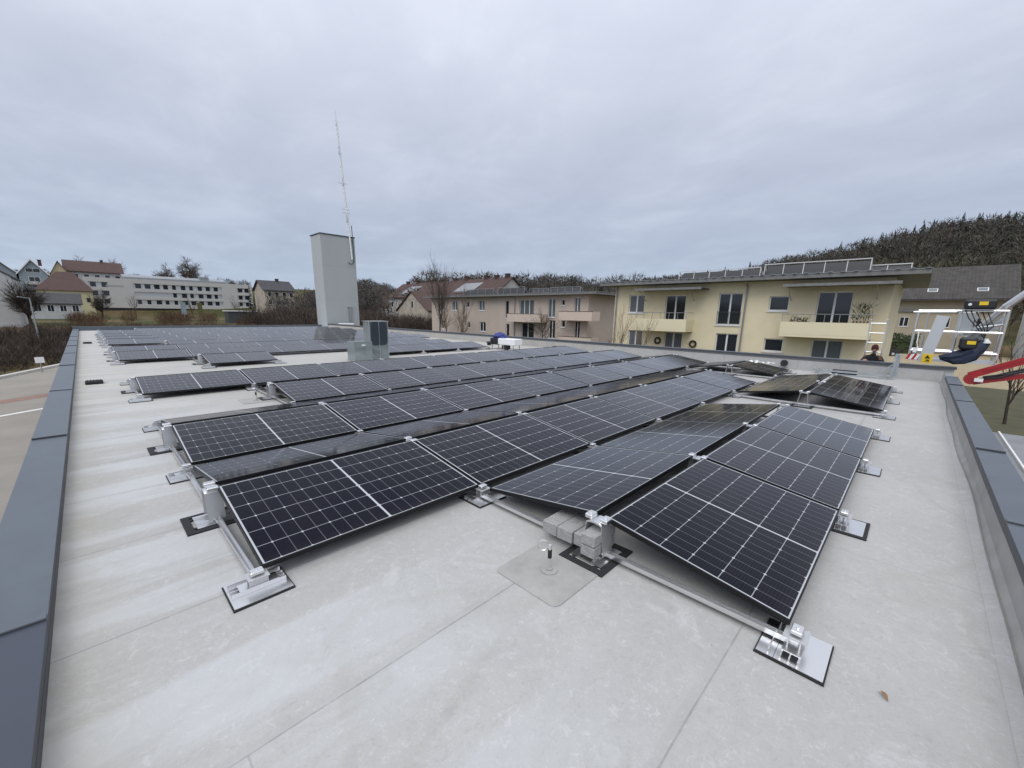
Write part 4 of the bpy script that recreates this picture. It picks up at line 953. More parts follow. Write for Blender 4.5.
# low white house with dark roof, left
gable_house('low_white_house', 'low white house with dark roof and four double windows at left', 'house', -9.3, -.5, 150, 160, -2, 2.2, 4.6, 'u', MT['dirtywhite'], MT['darkroof'], .4, [('v0', .9+2.1*i, 2.0+2.1*i, .35, 1.75, 2) for i in range(4)])
# yellow house with hipped brown-red roof
o = empty('hipped_house', (-3, 182, 0)); tag(o, 'pale yellow house with a broad hipped brown-red roof at left', 'house')
m = MB(); shell(m, -8.5, 2.4, 172, 190, -2.5, 5.9); m.build('wall', MT['yellow_wall'], o)
m = MB(); a, b, c, d = (-9, 171.5, 5.9), (2.9, 171.5, 5.9), (2.9, 190.5, 5.9), (-9, 190.5, 5.9); e, f = (-4.2, 180, 11.4), (-.8, 180, 11.4)
m.face([a, b, f, e]); m.face([b, c, f]); m.face([c, d, e, f]); m.face([d, a, e]); m.face([a, b, c, d]); m.build('roof', MT['redtile'], o)
W = Wall((-8.5, 172, 0), (1, 0, 0), (0, -1, 0)); q = MB(); W.box(q, 9.4, 10.2, 2.8, 4.0, 0.001, .04); q.build('window', MT['glass'], o)
# houses on the slope
o, ro = gable_house('hillside_house', 'wide brown-red roofed house on the hillside left of the white block', 'house', -2.5, 13, 238, 252, 8, 15.4, 19.4, 'u', MT['dirtywhite'], MT['redtile'], .9, [('v0', 1.5+3*i, 3+3*i, 12.2, 14, 1) for i in range(5)], [(8, 245, .8)])
o, ro = gable_house('chalet_house', 'blue-grey boarded house with white trimmed gable and balcony on hillside', 'house', -14.2, -7.3, 226, 240, 7, 12.8, 17.3, 'v', MT['bluegrey'], MT['redtile2'], .5, [('v0', 1.8, 5.2, 13.2, 14.4, 2), ('v0', 2.2, 4.8, 9.8, 11.5, 2)], [(-9, 236, .8)])
m = MB(); m.ab((-13.0, 225, 8.9), (-8.6, 226, 9.1)); m.ab((-13.0, 225, 9.1), (-8.6, 225.12, 10.0)); m.build('balcony', MT['dirtywhite'], o)
m = MB(); m.beam((-14.7, 225.45, 12.3), (-10.75, 225.45, 17.45), .1, .3); m.beam((-6.8, 225.45, 12.3), (-10.75, 225.45, 17.45), .1, .3); m.build('bargeboard', MT['white'], o)
gable_house('red_roofed_house', 'bright red roofed house just right of the boarded gable house', 'house', -7.0, -1.8, 236, 248, 7, 13.2, 18.2, 'v', MT['yellow_wall'], MT['redtile2'], .6, [('v0', 2, 3.2, 11, 12.6, 1)])
gable_house('slope_house', 'grey-white house with dull red roof at the far left edge', 'house', -24, -15, 230, 244, 7, 12.6, 17.4, 'v', MT['bluegrey'], MT['redtile'], .6, [('v0', 2, 3.2, 10, 11.4, 1), ('v0', 5, 6.2, 10, 11.4, 1), ('v0', 3.4, 5.4, 13, 14.2, 2)])
# big white gable wall at the left edge
gable_house('white_barn', 'large dirty white barn wall cut by the left edge', 'barn', -19, -8.2, 110, 126, -3, 6.3, 10.5, 'v', MT['dirtywhite'], MT['darkroof'], .15, [('v0', 6.4, 7.0, .9, 1.8, 1)])
gable_house('villa', 'old yellowish villa among trees left of the tower', 'villa', 44, 53.5, 160, 172, -3, 8.2, 11.4, 'u', MT['beige'], MT['darkroof'], .6, [('v0', 1+2.3*i, 2.1+2.3*i, 6.0, 7.4, 1) for i in range(4)]+[('v0', 1+2.3*i, 2.1+2.3*i, 3.4, 4.8, 1) for i in range(4)], [(50, 166, .8)])
# farmhouse at right
fh = empty('farmhouse', (104, -5, GZ)); tag(fh, 'long farmhouse with dark ribbed tile roof at the right', 'farmhouse')
m = MB(); shell(m, 100, 116, -12.0, 8, GZ, 5.3); m.build('wall', mat('farm wall render', (.42, .365, .26), .9, noise=(.4, .15)), fh)
m = MB(); m.prism([(98.6, 4.9), (107.5, 10.6), (116.8, 4.9), (116.8, 5.2), (107.5, 10.9), (98.6, 5.2)], lambda p, t: (p[0], t, p[1]), -12.4, 8.5); ro = m.build('roof', MT['farmtile'], fh)
for v in (-2.8, -8.5, 3.2):
    s = V(8.9, 0, 5.7).normalized(); n_ = V(-5.7, 0, 8.9).normalized(); c = V(98.6, v, 5.2)+s*2.6; q = MB()
    q.box(c+n_*.06, (1.0, 1.25, .12), Matrix((s, V(0, 1, 0), n_)).transposed()); so = q.build('skylight', MT['winframe'], ro)
    q = MB(); q.box(c+n_*.125, (.82, 1.05, .01), Matrix((s, V(0, 1, 0), n_)).transposed()); q.build('pane', MT['curtain'], so)
m = MB(); m.ab((97.0, 3.5, 3.4), (99.9, 7.0, 3.6)); m.ab((99.7, -11.9, 3.1), (99.99, 8, 3.6)); m.build('eave_board', MT['roofslab'], fh)
W = Wall((100, 8, 0), (0, -1, 0), (-1, 0, 0))
for a in (7.5, 12.5, 16): W.window(fh, a, a+1.2, .6, 2.2, 2, -.07, True)
gable_house('neighbour_house', 'white house with grey roof at the right edge', 'house', 84, 96, -26, -12.6, GZ, 4.6, 7.2, 'v', MT['dirtywhite'], MT['darkroof'], .4, [('u0', .9, 2.4, 2.6, 3.9, 1), ('u0', .6, 2.6, -.4, .9, 1)])
# hedge and parked car in the gravel yard
def cards(m, c, s, n, size, rng, mi=0):
    for i in range(n):
        p = V(c[0]+rng.uniform(-1, 1)*s[0], c[1]+rng.uniform(-1, 1)*s[1], c[2]+rng.uniform(-1, 1)*s[2]); d = V(rng.gauss(0, 1), rng.gauss(0, 1), rng.gauss(0, 1)).normalized(); e = d.orthogonal().normalized()
        q = size*rng.uniform(.5, 1.3); m.face([p-d*q-e*q*.3, p+e*q*.6, p+d*q-e*q*.3], mi)
rg = random.Random(6); m = MB(); m.box((88, 2.5, GZ+1.2), (1.2, 9, 2.2)); cards(m, (88, 2.5, GZ+1.5), (.9, 4.8, 1.5), 1500, .28, rg); tag(m.build('hedge', MT['plant'], recalc=False), 'dark clipped hedge before the farmhouse wall', 'hedge')
def car(u, v, rz, paint, label):
    o = empty('parked_car', (u, v, GZ+.03), rz); tag(o, label, 'car')
    prof = [(-2.1, .35), (-2.15, .75), (-1.9, .98), (-1.2, 1.02), (-.65, 1.42), (.75, 1.45), (1.5, 1.0), (2.1, .85), (2.15, .4)]
    m = MB(); m.prism(prof, lambda p, t: (p[0], t, p[1]), -.85, .85); m.build('body', paint, o, local=True)
    for t in (-.853, .853):
        g = MB(); g.prism([(-1.05, 1.03), (-.62, 1.36), (.70, 1.38), (1.25, 1.03)], lambda p, q: (p[0], q, p[1]), t-.004, t+.004); g.build('side_window', MT['glass'], o, local=True)
    for x in (-1.35, 1.35):
        for y in (-.8, .8):
            w = MB(); w.tube((x, y-.1, .32), (x, y+.1, .32), .32, n=16); wo = w.build('wheel', MT['tyre'], o, local=True)
            w = MB(); w.tube((x, y-.105, .32), (x, y+.105, .32), .18, n=12); w.build('rim', MT['alu_dull'], wo, local=True)
car(80, 1.6, 1.9, MT['car'], 'dark parked car by the hedge right of the cream flats')

# ---------------------------------------------------------------- trees
def limb(mb, p, d, L, r, lvl, maxl, rng, spread, up, nk, trunk=None):
    segs = 3 if lvl < maxl else 1; q = p; dd = d.copy(); pts = [(q.copy(), r)]
    tgt = trunk if (lvl == 0 and trunk is not None) else mb
    for s in range(segs):
        dd = (dd + V(rng.gauss(0, .09), rng.gauss(0, .09), rng.gauss(0, .05)+up*.06)).normalized(); nq = q+dd*(L/segs)
        rr = r*(1-.55*(s+1)/segs); tgt.tube(q, nq, pts[-1][1], rr, 6 if lvl == 0 else 3, caps=False); q = nq; pts.append((q.copy(), rr))
    if lvl >= maxl: return
    k = nk[lvl]
    for i in range(k):
        t = rng.uniform(.30 if lvl == 0 else .15, 1.0); f = t*segs; si = min(segs-1, int(f)); a, b = pts[si], pts[si+1]; base = a[0].lerp(b[0], f-si); br = a[1]+(b[1]-a[1])*(f-si)
        ax = dd.orthogonal().normalized(); ax.rotate(Matrix.Rotation(rng.uniform(0, 6.283), 3, dd)); nd = (dd*rng.uniform(.5, 1.0)+ax*spread*rng.uniform(.6, 1.2)+V(0, 0, up*.25)).normalized()
        limb(mb, base, nd, L*rng.uniform(.42, .68)*(1.15-.35*t), br*.62, lvl+1, maxl, rng, spread, up, nk)
    limb(mb, q, dd, L*.5, pts[-1][1], lvl+1, maxl, rng, spread, up, nk)
def bare_tree(u, v, h, label, seed, spread=.75, up=.6, nk=(9, 6, 5, 4), tw='bark', tk='barkdark', z=None, r=None, name='bare_tree', trunkfrac=.42, maxl=4, group=None):
    z = ground_z(u, v) if z is None else z; rng = random.Random(seed); o = empty(name, (u, v, z)); tag(o, label, 'tree', group)
    cr, tr = MB(), MB(); limb(cr, V(u, v, z), V(rng.gauss(0, .03), rng.gauss(0, .03), 1), h*trunkfrac*1.25, r or h*.018, 0, maxl, rng, spread, up, nk, tr)
    zmax = max(p[2] for p in cr.v) - z; s = h/zmax
    for mb in (cr, tr): mb.v = [(u+(a-u)*(s*.5+.5 if False else s), v+(b-v)*s, z+(c-z)*s) for a, b, c in mb.v]
    tr.build('trunk', MT[tk], o, recalc=False); cr.build('crown', MT[tw], o, recalc=False); return o
bare_tree(34.6, 46.8, 13.6, 'tall slender leafless tree in front of the pink flats', 11, .42, 1.1, (13, 6, 4, 3), 'bark', 'bark', trunkfrac=.62, r=.16)
bare_tree(36.5, 44.2, 11.5, 'thin leafless tree just right of the tall slender one', 23, .30, 1.3, (7, 4, 3, 3), 'bark', 'bark', trunkfrac=.7, r=.09)
bare_tree(40.0, 52.5, 7.2, 'tan twiggy shrub before the left part of the pink flats', 5, .7, .9, (12, 7, 5), 'twig_tan', 'bark', maxl=3, name='bare_shrub', trunkfrac=.4, r=.07)
bare_tree(39.5, 47.5, 6.6, 'tan twiggy shrub under the middle window of pink flats', 7, .7, .9, (12, 7, 5), 'twig_tan', 'bark', maxl=3, name='bare_shrub', trunkfrac=.4, r=.07)
bare_tree(39.0, 31.0, 6.6, 'leafless small tree before the right balconies of pink flats', 9, .7, .8, (11, 7, 5), 'twig_brown', 'bark', maxl=3, trunkfrac=.42, r=.08)
bare_tree(28.6, 14.6, 6.7, 'thin leafless tree left of the cream balcony', 13, .55, 1.0, (9, 5, 3), 'twig_tan', 'bark', maxl=3, trunkfrac=.5, r=.06)
bare_tree(28.4, 12.6, 6.1, 'thin leafless tree in front of the lower cream balcony door', 15, .55, 1.0, (8, 5, 3), 'twig_tan', 'bark', maxl=3, trunkfrac=.5, r=.06)
bare_tree(37.5, 245, 15.8, 'broad leafless oak on the skyline above the white block', 17, 1.15, .15, (12, 8, 7, 6), 'bark', 'barkdark', z=9.8, trunkfrac=.30, r=.42)
bare_tree(29.0, 246, 12.5, 'lower rounded leafless tree left of the skyline oak', 19, 1.15, .15, (11, 8, 6, 5), 'bark', 'barkdark', z=9.8, trunkfrac=.30, r=.33)
bare_tree(1.0, 262, 15, 'leafless tree behind the hillside roofs, left one', 27, .9, .4, (9, 7, 5, 4), 'bark', 'barkdark', z=9, trunkfrac=.36, r=.35)
bare_tree(11.5, 262, 14.5, 'leafless tree behind the hillside roofs, right one', 29, .95, .4, (10, 7, 5, 4), 'barkdark', 'barkdark', z=9, trunkfrac=.36, r=.35)
bare_tree(31.5, -6.0, 5.2, 'young leafless tree on the right lawn under the red boom', 31, .5, .8, (6, 4, 3), 'bark', 'barkdark', maxl=3, trunkfrac=.75, r=.13)
bare_tree(-7.0, 108, 8.4, 'dark dense leafless tree before the white barn', 33, .8, .5, (12, 8, 6, 3), 'barkdark', 'barkdark', trunkfrac=.38, r=.25)
bare_tree(-7.6, 118, 8.6, 'dark dense leafless tree between the white barn and low house', 35, .8, .5, (12, 8, 6, 3), 'twig_brown', 'barkdark', trunkfrac=.38, r=.22)
bare_tree(-9.4, 196, 12, 'dark leafless tree below the boarded gable house', 61, .9, .4, (11, 7, 6, 4), 'twig_brown', 'barkdark', trunkfrac=.36, r=.25)
bare_tree(3.2, 160, 8.5, 'leafless tree at the right corner of the yellow house', 63, .9, .4, (11, 7, 6, 4), 'twig_brown', 'barkdark', trunkfrac=.36, r=.22)
bare_tree(-1.2, 205, 13.5, 'leafless tree behind the broad hipped roof', 65, .9, .4, (11, 7, 6, 4), 'bark', 'barkdark', trunkfrac=.36, r=.25)
for i, (u, v, h, lab) in enumerate(((9.5, 150, 7, 'thin leafless tree before the left end of the white block'), (22, 150, 7.5, 'thin leafless tree before the middle of the white block'), (33, 152, 8, 'thin leafless tree before the right end of white block'))):
    bare_tree(u, v, h, lab, 41+i, .6, .7, (9, 6, 4), 'twig_brown', 'barkdark', maxl=3, trunkfrac=.5, r=.10)
def conifer(u, v, h, w, label, seed, z=None):
    z = ground_z(u, v) if z is None else z; rng = random.Random(seed); o = empty('conifer_tree', (u, v, z)); tag(o, label, 'conifer')
    m = MB(); m.tube((u, v, z), (u, v, z+h*.95), h*.014, .02, 7); m.build('trunk', MT['barkdark'], o)
    m = MB()
    for i in range(int(90*h/6)):
        t = rng.random()**.8; zz = z+h*(.08+.92*t); rr = w*(1-t)*rng.uniform(.6, 1.1)+.05; a = rng.uniform(0, 6.283); d = V(math.cos(a), math.sin(a), 0); e = V(-d.y, d.x, 0)
        p0 = V(u, v, zz); p1 = p0+d*rr+V(0, 0, -rr*.25)
        for k in range(5):
            f = rng.uniform(.25, 1); c = p0.lerp(p1, f); s = .10+.12*rr; m.face([c-e*s*rng.uniform(.5, 1.3)-V(0, 0, s*.5), c+d*s*1.3, c+e*s*rng.uniform(.5, 1.3)-V(0, 0, s*.4), c-V(0, 0, s*.9)])
    m.build('crown', MT['conifer'], o, recalc=False)
conifer(52, 31.5, 9.6, 2.3, 'dark green conifer between the pink and cream flats', 51)
conifer(56.5, 33.8, 7.0, 1.8, 'smaller dark conifer left of the tall green one', 53)
conifer(70, 110, 12, 2.0, 'small dark conifer left of the villa roof', 55) if False else None
conifer(41.5, 168, 11.6, 2.2, 'narrow dark conifer left of the villa', 57)

# masses nobody could count: woods and thickets
def tree_templates(kind, rng, n=5):
    out = []
    for k in range(n):
        T = []
        if kind == 'bare':
            T.append(((-.02, 0, 0), (.02, 0, 0), (0, 0, .7)))
            for i in range(200):
                a = rng.uniform(0, 6.283); el = rng.uniform(.0, 1); rr = rng.random()**.5*.30*math.sqrt(max(0, 1-(el*2-1)**2)+.03); c = Vector((math.cos(a)*rr, math.sin(a)*rr, .30+.66*el))
                d = Vector((math.cos(a)*.7+rng.gauss(0, .4), math.sin(a)*.7+rng.gauss(0, .4), .9+rng.gauss(0, .4))).normalized(); s = d.orthogonal().normalized(); s.rotate(Matrix.Rotation(rng.uniform(0, 6.3), 3, d))
                L = rng.uniform(.07, .16); w = rng.uniform(.004, .012); T.append((tuple(c-s*w), tuple(c+s*w), tuple(c+d*L)))
        elif kind == 'conifer':
            for i in range(95):
                t = rng.random()**.85; z = .12+.88*t; a = rng.uniform(0, 6.283); rr = .27*(1-t)*rng.uniform(.5, 1.1)+.008; d = Vector((math.cos(a), math.sin(a), 0)); e = Vector((-d.y, d.x, 0)); c = d*rr+Vector((0, 0, z)); w = .05*(1.1-t)
                T.append((tuple(c-e*w-Vector((0, 0, .03))), tuple(c+e*w-Vector((0, 0, .03))), tuple(c-d*rr*.7+Vector((0, 0, .05)))))
        else:   # scrub: twigs fanning from the ground
            for i in range(150):
                a = rng.uniform(0, 6.283); rr = rng.random()*.45; c = Vector((math.cos(a)*rr, math.sin(a)*rr, rng.uniform(0, .65))); d = Vector((math.cos(a)*.5+rng.gauss(0, .35), math.sin(a)*.5+rng.gauss(0, .35), 1)).normalized(); s = d.orthogonal().normalized(); s.rotate(Matrix.Rotation(rng.uniform(0, 6.3), 3, d))
                L = rng.uniform(.15, .40); w = rng.uniform(.004, .012); T.append((tuple(c-s*w), tuple(c+s*w), tuple(c+d*L)))
        out.append(np.array(T))
    return out
def wood(name, label, cat, spots, kind, m, seed):
    """spots: (u, v, z, height)"""
    rng = random.Random(seed); tp = tree_templates(kind, rng); A = []
    for (u, v, z, h) in spots:
        t = tp[rng.randrange(len(tp))]; a = rng.uniform(0, 6.283); c, s = math.cos(a), math.sin(a); w = rng.uniform(.85, 1.25); Q = t.copy()
        x = (t[..., 0]*c-t[..., 1]*s)*w; y = (t[..., 0]*s+t[..., 1]*c)*w; Q[..., 0] = u+x*h; Q[..., 1] = v+y*h; Q[..., 2] = z+t[..., 2]*h; A.append(Q.reshape(-1, 3))
    A = np.concatenate(A); n = len(A); me = bpy.data.meshes.new(name); me.vertices.add(n); me.vertices.foreach_set('co', A.ravel()); me.loops.add(n); me.loops.foreach_set('vertex_index', np.arange(n)); me.polygons.add(n//3); me.polygons.foreach_set('loop_start', np.arange(0, n, 3)); me.update(calc_edges=True)
    me.materials.append(m); o = bpy.data.objects.new(name, me); COL.objects.link(o); tag(o, label, cat, kind='stuff'); return o
rg = random.Random(77)
def pol(az, d): return CAM.x+d*math.cos(R(az)), CAM.y+d*math.sin(R(az))
sp, sc_ = [], []
for i in range(2600):
    az = rg.uniform(-22, 40); d = 140+(330-140)*rg.random()**.8; u, v = pol(az, d); z = hill_z(az, d)-.5
    ridge = d > 285
    pc = .06
    if ridge and (10 < az < 18 or -7 < az < 5.5): pc = .38
    elif d > 250 and -7 < az < 5: pc = .3
    con = rg.random() < pc
    (sc_ if con else sp).append((u, v, z, rg.uniform(11, 16.5) if con else rg.uniform(9, 15)))
random.Random(4).shuffle(sp)
lowp = [q for q in sp if q[2] < 12 and rg.random() < .55]; rest = [q for q in sp if q not in set(lowp)]; n3 = len(rest)//2
wood('bare_woodland', 'brown leafless wood covering the right hillside', 'woodland', rest[:n3], 'bare', MT['woodtwig'], 1)
wood('grey_woodland', 'paler grey leafless trees mixed through the right hillside wood', 'woodland', rest[n3:], 'bare', mat('pale grey crowns', (.090, .077, .062), .95, var=.4), 11)
wood('mossy_woodland', 'olive tinged trees along the foot of the right hillside', 'woodland', lowp, 'bare', mat('mossy crowns', (.082, .080, .045), .95, var=.4), 12)
wood('conifer_stand', 'dark conifers standing along the hill ridge', 'woodland', sc_, 'conifer', MT['conifer'], 2)
sp = []
for i in range(420):
    az = rg.uniform(24, 57); d = rg.uniform(170, 300); u, v = pol(az, d); sp.append((u, v, ground_z(u, v)+1.5, rg.uniform(11, 18)))
for i in range(170):
    az = rg.uniform(55, 74); d = rg.uniform(128, 215); u, v = pol(az, d); 
    if 42 < u < 56 and 150 < v < 176: continue
    if u < 56 and v > 205: continue
    sp.append((u, v, ground_z(u, v)-.5, rg.uniform(6, 10) if az > 66 else rg.uniform(8, 12.5)))
for i in range(260):
    az = rg.uniform(50, 67); d = rg.uniform(215, 420); u, v = pol(az, d)
    if u < 56 and v < 232: continue
    sp.append((u, v, ground_z(u, v)-2, rg.uniform(8, 13)))
for i in range(90):
    az = rg.uniform(76, 101); d = rg.uniform(262, 330); u, v = pol(az, d); sp.append((u, v, ground_z(u, v)-6, rg.uniform(7, 11)))
wood('treeline', 'distant brown leafless treeline behind the houses', 'treeline', sp, 'bare', mat('grey brown crowns paled as haze', (.088, .078, .066), .95, var=.4), 3)  # twig colour paled towards grey, painting in distance haze
sp = [(*pol(a, d), GZ-1, h) for a, d, h in [(rg.uniform(25, 64), rg.uniform(160, 280), rg.uniform(9, 15)) for i in range(16)]]
wood('conifer_group', 'scattered dark conifers in the distant treeline', 'treeline', sp, 'conifer', MT['conifer'], 4)
sp = []
for i in range(900):
    u, v = rg.uniform(-26, 14), rg.uniform(46, 82)
    if v < 44.4+(u+5.1)*2.55+1.5 and u > -9.5: continue
    if u < -9.5 and v < 40: continue
    sp.append((u, v, ground_z(u, v)-.1, rg.uniform(1.0, 2.9)))
wood('thicket', 'dark brown leafless thicket behind the paved yard', 'thicket', sp, 'scrub', MT['twig_brown'], 5)
sp = []
for i in range(1500):
    az = rg.uniform(57, 100); d = rg.uniform(84, 146); u, v = pol(az, d); 
    if az > 91 and d > 100: continue
    if d > 105 and math.sin(az*1.9)+math.sin(az*.83+2)+rg.uniform(-.5, .5) < .1: continue
    sp.append((u, v, ground_z(u, v)-.1, rg.uniform(.8, 1.8) if d < 112 else rg.uniform(1.2, 3.6)))
wood('reed_bank', 'rusty brown scrub on the bank below the white block', 'scrub', sp, 'scrub', mat('rusty scrub', (.105, .062, .034), .95, var=.55), 6)
sp = []
for i in range(260):
    u, v = rg.uniform(24, 58), rg.uniform(62, 110); sp.append((u, v, ground_z(u, v)-.1, rg.uniform(2.5, 6.0)))
for i in range(60):
    u, v = rg.uniform(44, 70), rg.uniform(26, 37); sp.append((u, v, GZ, rg.uniform(1.5, 4.0)))
wood('garden_scrub', 'brown and tan garden scrub beyond the far parapet', 'scrub', sp, 'scrub', MT['twig_brown'], 7)
sp = []
for i in range(160):
    az, d = rg.uniform(-14, 3), rg.uniform(60, 100); u, v = pol(az, d)
    if u > 47 and -13 < v < 8: continue
    sp.append((u, v, GZ, rg.uniform(1.0, 2.4)))
wood('hedge_scrub', 'olive garden scrub beyond the right lawn', 'scrub', sp, 'scrub', MT['leaf_olive'], 8)

# lamp post, information boards on the left
o = empty('street_lamp', (-4.45, 70, GZ)); tag(o, 'slim grey street lamp standing in the left thicket', 'street lamp')
m = MB(); m.tube((-4.45, 70, GZ), (-4.45, 70, 2.4), .09, .06); m.build('post', MT['galv'], o)
m = MB(); m.beam((-4.45, 70, 2.4), (-5.3, 69.6, 2.55), .2, .1); m.build('lamp_head', MT['galv'], o)
m = MB(); m.tube((-3.4, 46.6, GZ), (-3.4, 46.6, GZ+.8), .04); m.ab((-3.65, 46.54, GZ+.75), (-3.15, 46.58, GZ+1.2), 1); tag(m.build('small_sign', [MT['galv'], MT['white']]), 'small white sign on a post in the dark thicket', 'sign')
o = empty('container_hut', (27, 120, -2)); tag(o, 'low dark hut with pale roof below the white block', 'hut')
m = MB(); m.ab((24.5, 120, ground_z(27, 120)-.2), (30.5, 124, 1.0)); m.build('wall', MT['drip'], o); m = MB(); m.ab((24.2, 119.7, 1.002), (30.8, 124.3, 1.2)); m.build('roof', MT['white'], o)
for (u, c, lab) in ((17.0, 'bluegrey', 'tall blue banner below the white block'), (20.3, 'leaf_olive', 'tall olive banner below the white block')):
    m = MB(); m.tube((u, 128, ground_z(u, 128)), (u, 128, 3.1), .06, mi=1); m.ab((u-.5, 127.9, .0), (u+.5, 127.95, 3.0)); tag(m.build('banner', [MT[c], MT['galv']]), lab, 'banner', 'banners')
o = empty('street_lamp', (60.5, 103.5, GZ)); tag(o, 'slim pale street lamp right of the grey tower', 'street lamp')
m = MB(); m.tube((60.5, 103.5, GZ), (60.5, 103.5, 5), .1, .07); m.build('post', MT['galv'], o); m = MB(); m.beam((60.5, 103.5, 5), (59.3, 103.5, 5.1), .25, .1); m.build('lamp_head', MT['galv'], o)

# ---------------------------------------------------------------- boom lift with basket, ladder, worker
bl = empty('boom_lift', (17, -9, GZ)); tag(bl, 'red and silver boom lift with aluminium basket at the far right corner', 'boom lift')
U0, U1, VA, VB = 16.2, 17.05, -2.10, -3.78
m = MB(); r = .028
for z in (.78, 1.33, 1.90):
    for (a, b) in (((U0, VA, z), (U0, VB, z)), ((U1, VA, z), (U1, VB, z)), ((U0, VA, z), (U1, VA, z)), ((U0, VB, z), (U1, VB, z))): m.tube(a, b, r)
for u in (U0, U1):
    for v in (VA, -2.95, VB): m.tube((u, v, .55), (u, v, 1.90), r)
for v in (-2.32, -3.3): m.tube((U1, v, .6), (U1, v, 1.9), r*.8)
m.tube((U0-.02, VA+.1, 1.86), (U0-.02, -2.85, 1.87), r*.9)
m.ab((U0-.03, VB, .50), (U1+.03, VA, .56)); bk = m.build('basket', MT['alu'], bl)
m = MB(); m.beam((U0-.06, -2.43, .45), (U0-.05, -2.61, 1.76), .26, .03, up=(1, 0, 0)); m.build('grey_board', MT['alu_dull'], bk)
m = MB(); n = 6; a0, a1 = -2.04, -2.40
for i in range(n):
    x0, x1 = a0+(a1-a0)*i/n, a0+(a1-a0)*(i+1)/n; s = -.06
    m.face([(U0-.07, x0, .52), (U0-.07, x1, .52), (U0-.07, x1+s, .68), (U0-.07, x0+s, .68)], i % 2)
    m.face([(U0-.05, x0, .52), (U0-.05, x1, .52), (U0-.05, x1+s, .68), (U0-.05, x0+s, .68)], i % 2)
m.build('warning_board', [MT['signred'], MT['white']], bk)
m = MB(); m.ab((U0-.10, -2.60, .44), (U0-.082, -2.38, .70)); yo = m.build('warning_sign', MT['signyellow'], bk)
def flat_tri(m, u, v, z, s): m.face([(u, v+s, z), (u, v-s, z), (u, v, z+s*1.7)])
m = MB(); flat_tri(m, U0-.105, -2.49, .57, .06); m.ab((U0-.105, -2.55, .475), (U0-.102, -2.43, .487)); m.ab((U0-.105, -2.54, .505), (U0-.102, -2.47, .54)); m.build('pictogram', MT['blackplastic'], yo)
for (v, z, w, h) in ((-3.24, 2.06, .58, .26), (-3.20, 1.04, .34, .32)):
    m = MB(); m.bevbox((U0-.12, v, z), (.28, w, h), .05); bo = m.build('control_box', MT['blackplastic'], bk)
    m = MB(); m.ab((U0-.272, v-.13, z-.02), (U0-.262, v+.03, z+.07)); m.build('yellow_label', MT['signyellow'], bo)
    if w > .5:
        m = MB(); m.tube((U0-.27, v+.19, z), (U0-.255, v+.19, z), .035, n=12); m.build('dial', MT['white'], bo)
m = MB(); m.bevbox((U0+.35, -3.1, 1.55), (.05, .26, .62), .01); m.build('back_board', MT['alu_dull'], bk)
m = MB(); P = [V(U0-.05, -2.2, 1.3), V(U0-.06, -2.21, 1.0), V(U0-.04, -2.25, .85), V(U0-.06, -2.2, .62)]; m.path(P, .014, 6); m.ab((U0-.1, -2.24, .72), (U0-.03, -2.16, .86)); m.build('hanging_cable', MT['white'], bk)
m = MB(); m.tube((16.75, -3.2, 1.15), (16.5, -3.72, 2.0), .075, n=12); m.tube((16.5, -3.72, 2.0), (16.2, -4.6, 3.1), .085, n=12); m.build('silver_boom', MT['alu_dull'], bl)
m = MB(); m.beam((16.0, -3.36, .19), (15.75, -6.6, 2.02), .16, .17); m.beam((15.90, -3.6, .36), (15.68, -6.6, 2.06), .04, .05); m.build('red_boom', MT['red'], bl)
m = MB(); m.beam((16.0, -3.46, .02), (15.8, -6.8, 1.12), .14, .12); m.build('red_boom', MT['red'], bl)
m = MB(); m.path([V(15.88, -3.5, .12), V(15.85, -3.9, .22), V(15.84, -4.4, .50), V(15.82, -5.2, .84), V(15.8, -6.4, 1.4)], .028, 6); m.path([V(15.86, -3.6, .20), V(15.84, -4.2, .38), V(15.8, -5.0, .66)], .02, 6); m.build('hose', MT['blackplastic'], bl)
m = MB(); m.tube((15.88, -3.4, .10), (16.12, -3.4, .10), .13, n=16); m.tube((16.0, -3.6, .12), (15.85, -5.2, .92), .035, mi=1); m.build('knuckle', [MT['red'], MT['blackplastic']], bl)
m = MB(); m.ab((15.80, -3.62, .06), (15.87, -3.46, .15)); m.build('white_label', MT['white'], bl)
m = MB(); m.beam((16.4, -3.25, 1.05), (16.55, -3.75, 1.75), .05, .09); m.beam((16.5, -3.1, 1.3), (16.7, -3.7, 1.45), .05, .07); m.beam((16.6, -3.35, .6), (16.65, -3.6, 1.9), .06, .06); m.tube((16.3, -3.3, 1.45), (16.4, -3.75, 1.55), .03); m.build('linkage', MT['galv'], bl)
m = MB()
for k in range(5): m.path([V(16.12+.05*k, -3.0-.1*k, 1.92), V(16.1, -3.1-.12*k, 1.7-.05*k), V(16.2, -3.3-.06*k, 1.45), V(16.4, -3.5, 1.15+.05*k)], .013, 5)
m.build('hose', MT['blackplastic'], bl)
m = MB(); m.bevbox((15.7, -7.2, -1.0), (.5, .5, 4.2), .05); m.bevbox((15.7, -7.6, GZ+.75), (1.5, 2.6, .5), .1); m.build('chassis', MT['red'], bl)
for s in (-1, 1):
    m = MB(); m.ab((15.7+s*.75-.18, -9.1, GZ+.02), (15.7+s*.75+.18, -6.1, GZ+.48)); m.build('crawler_track', MT['rubber'], bl)
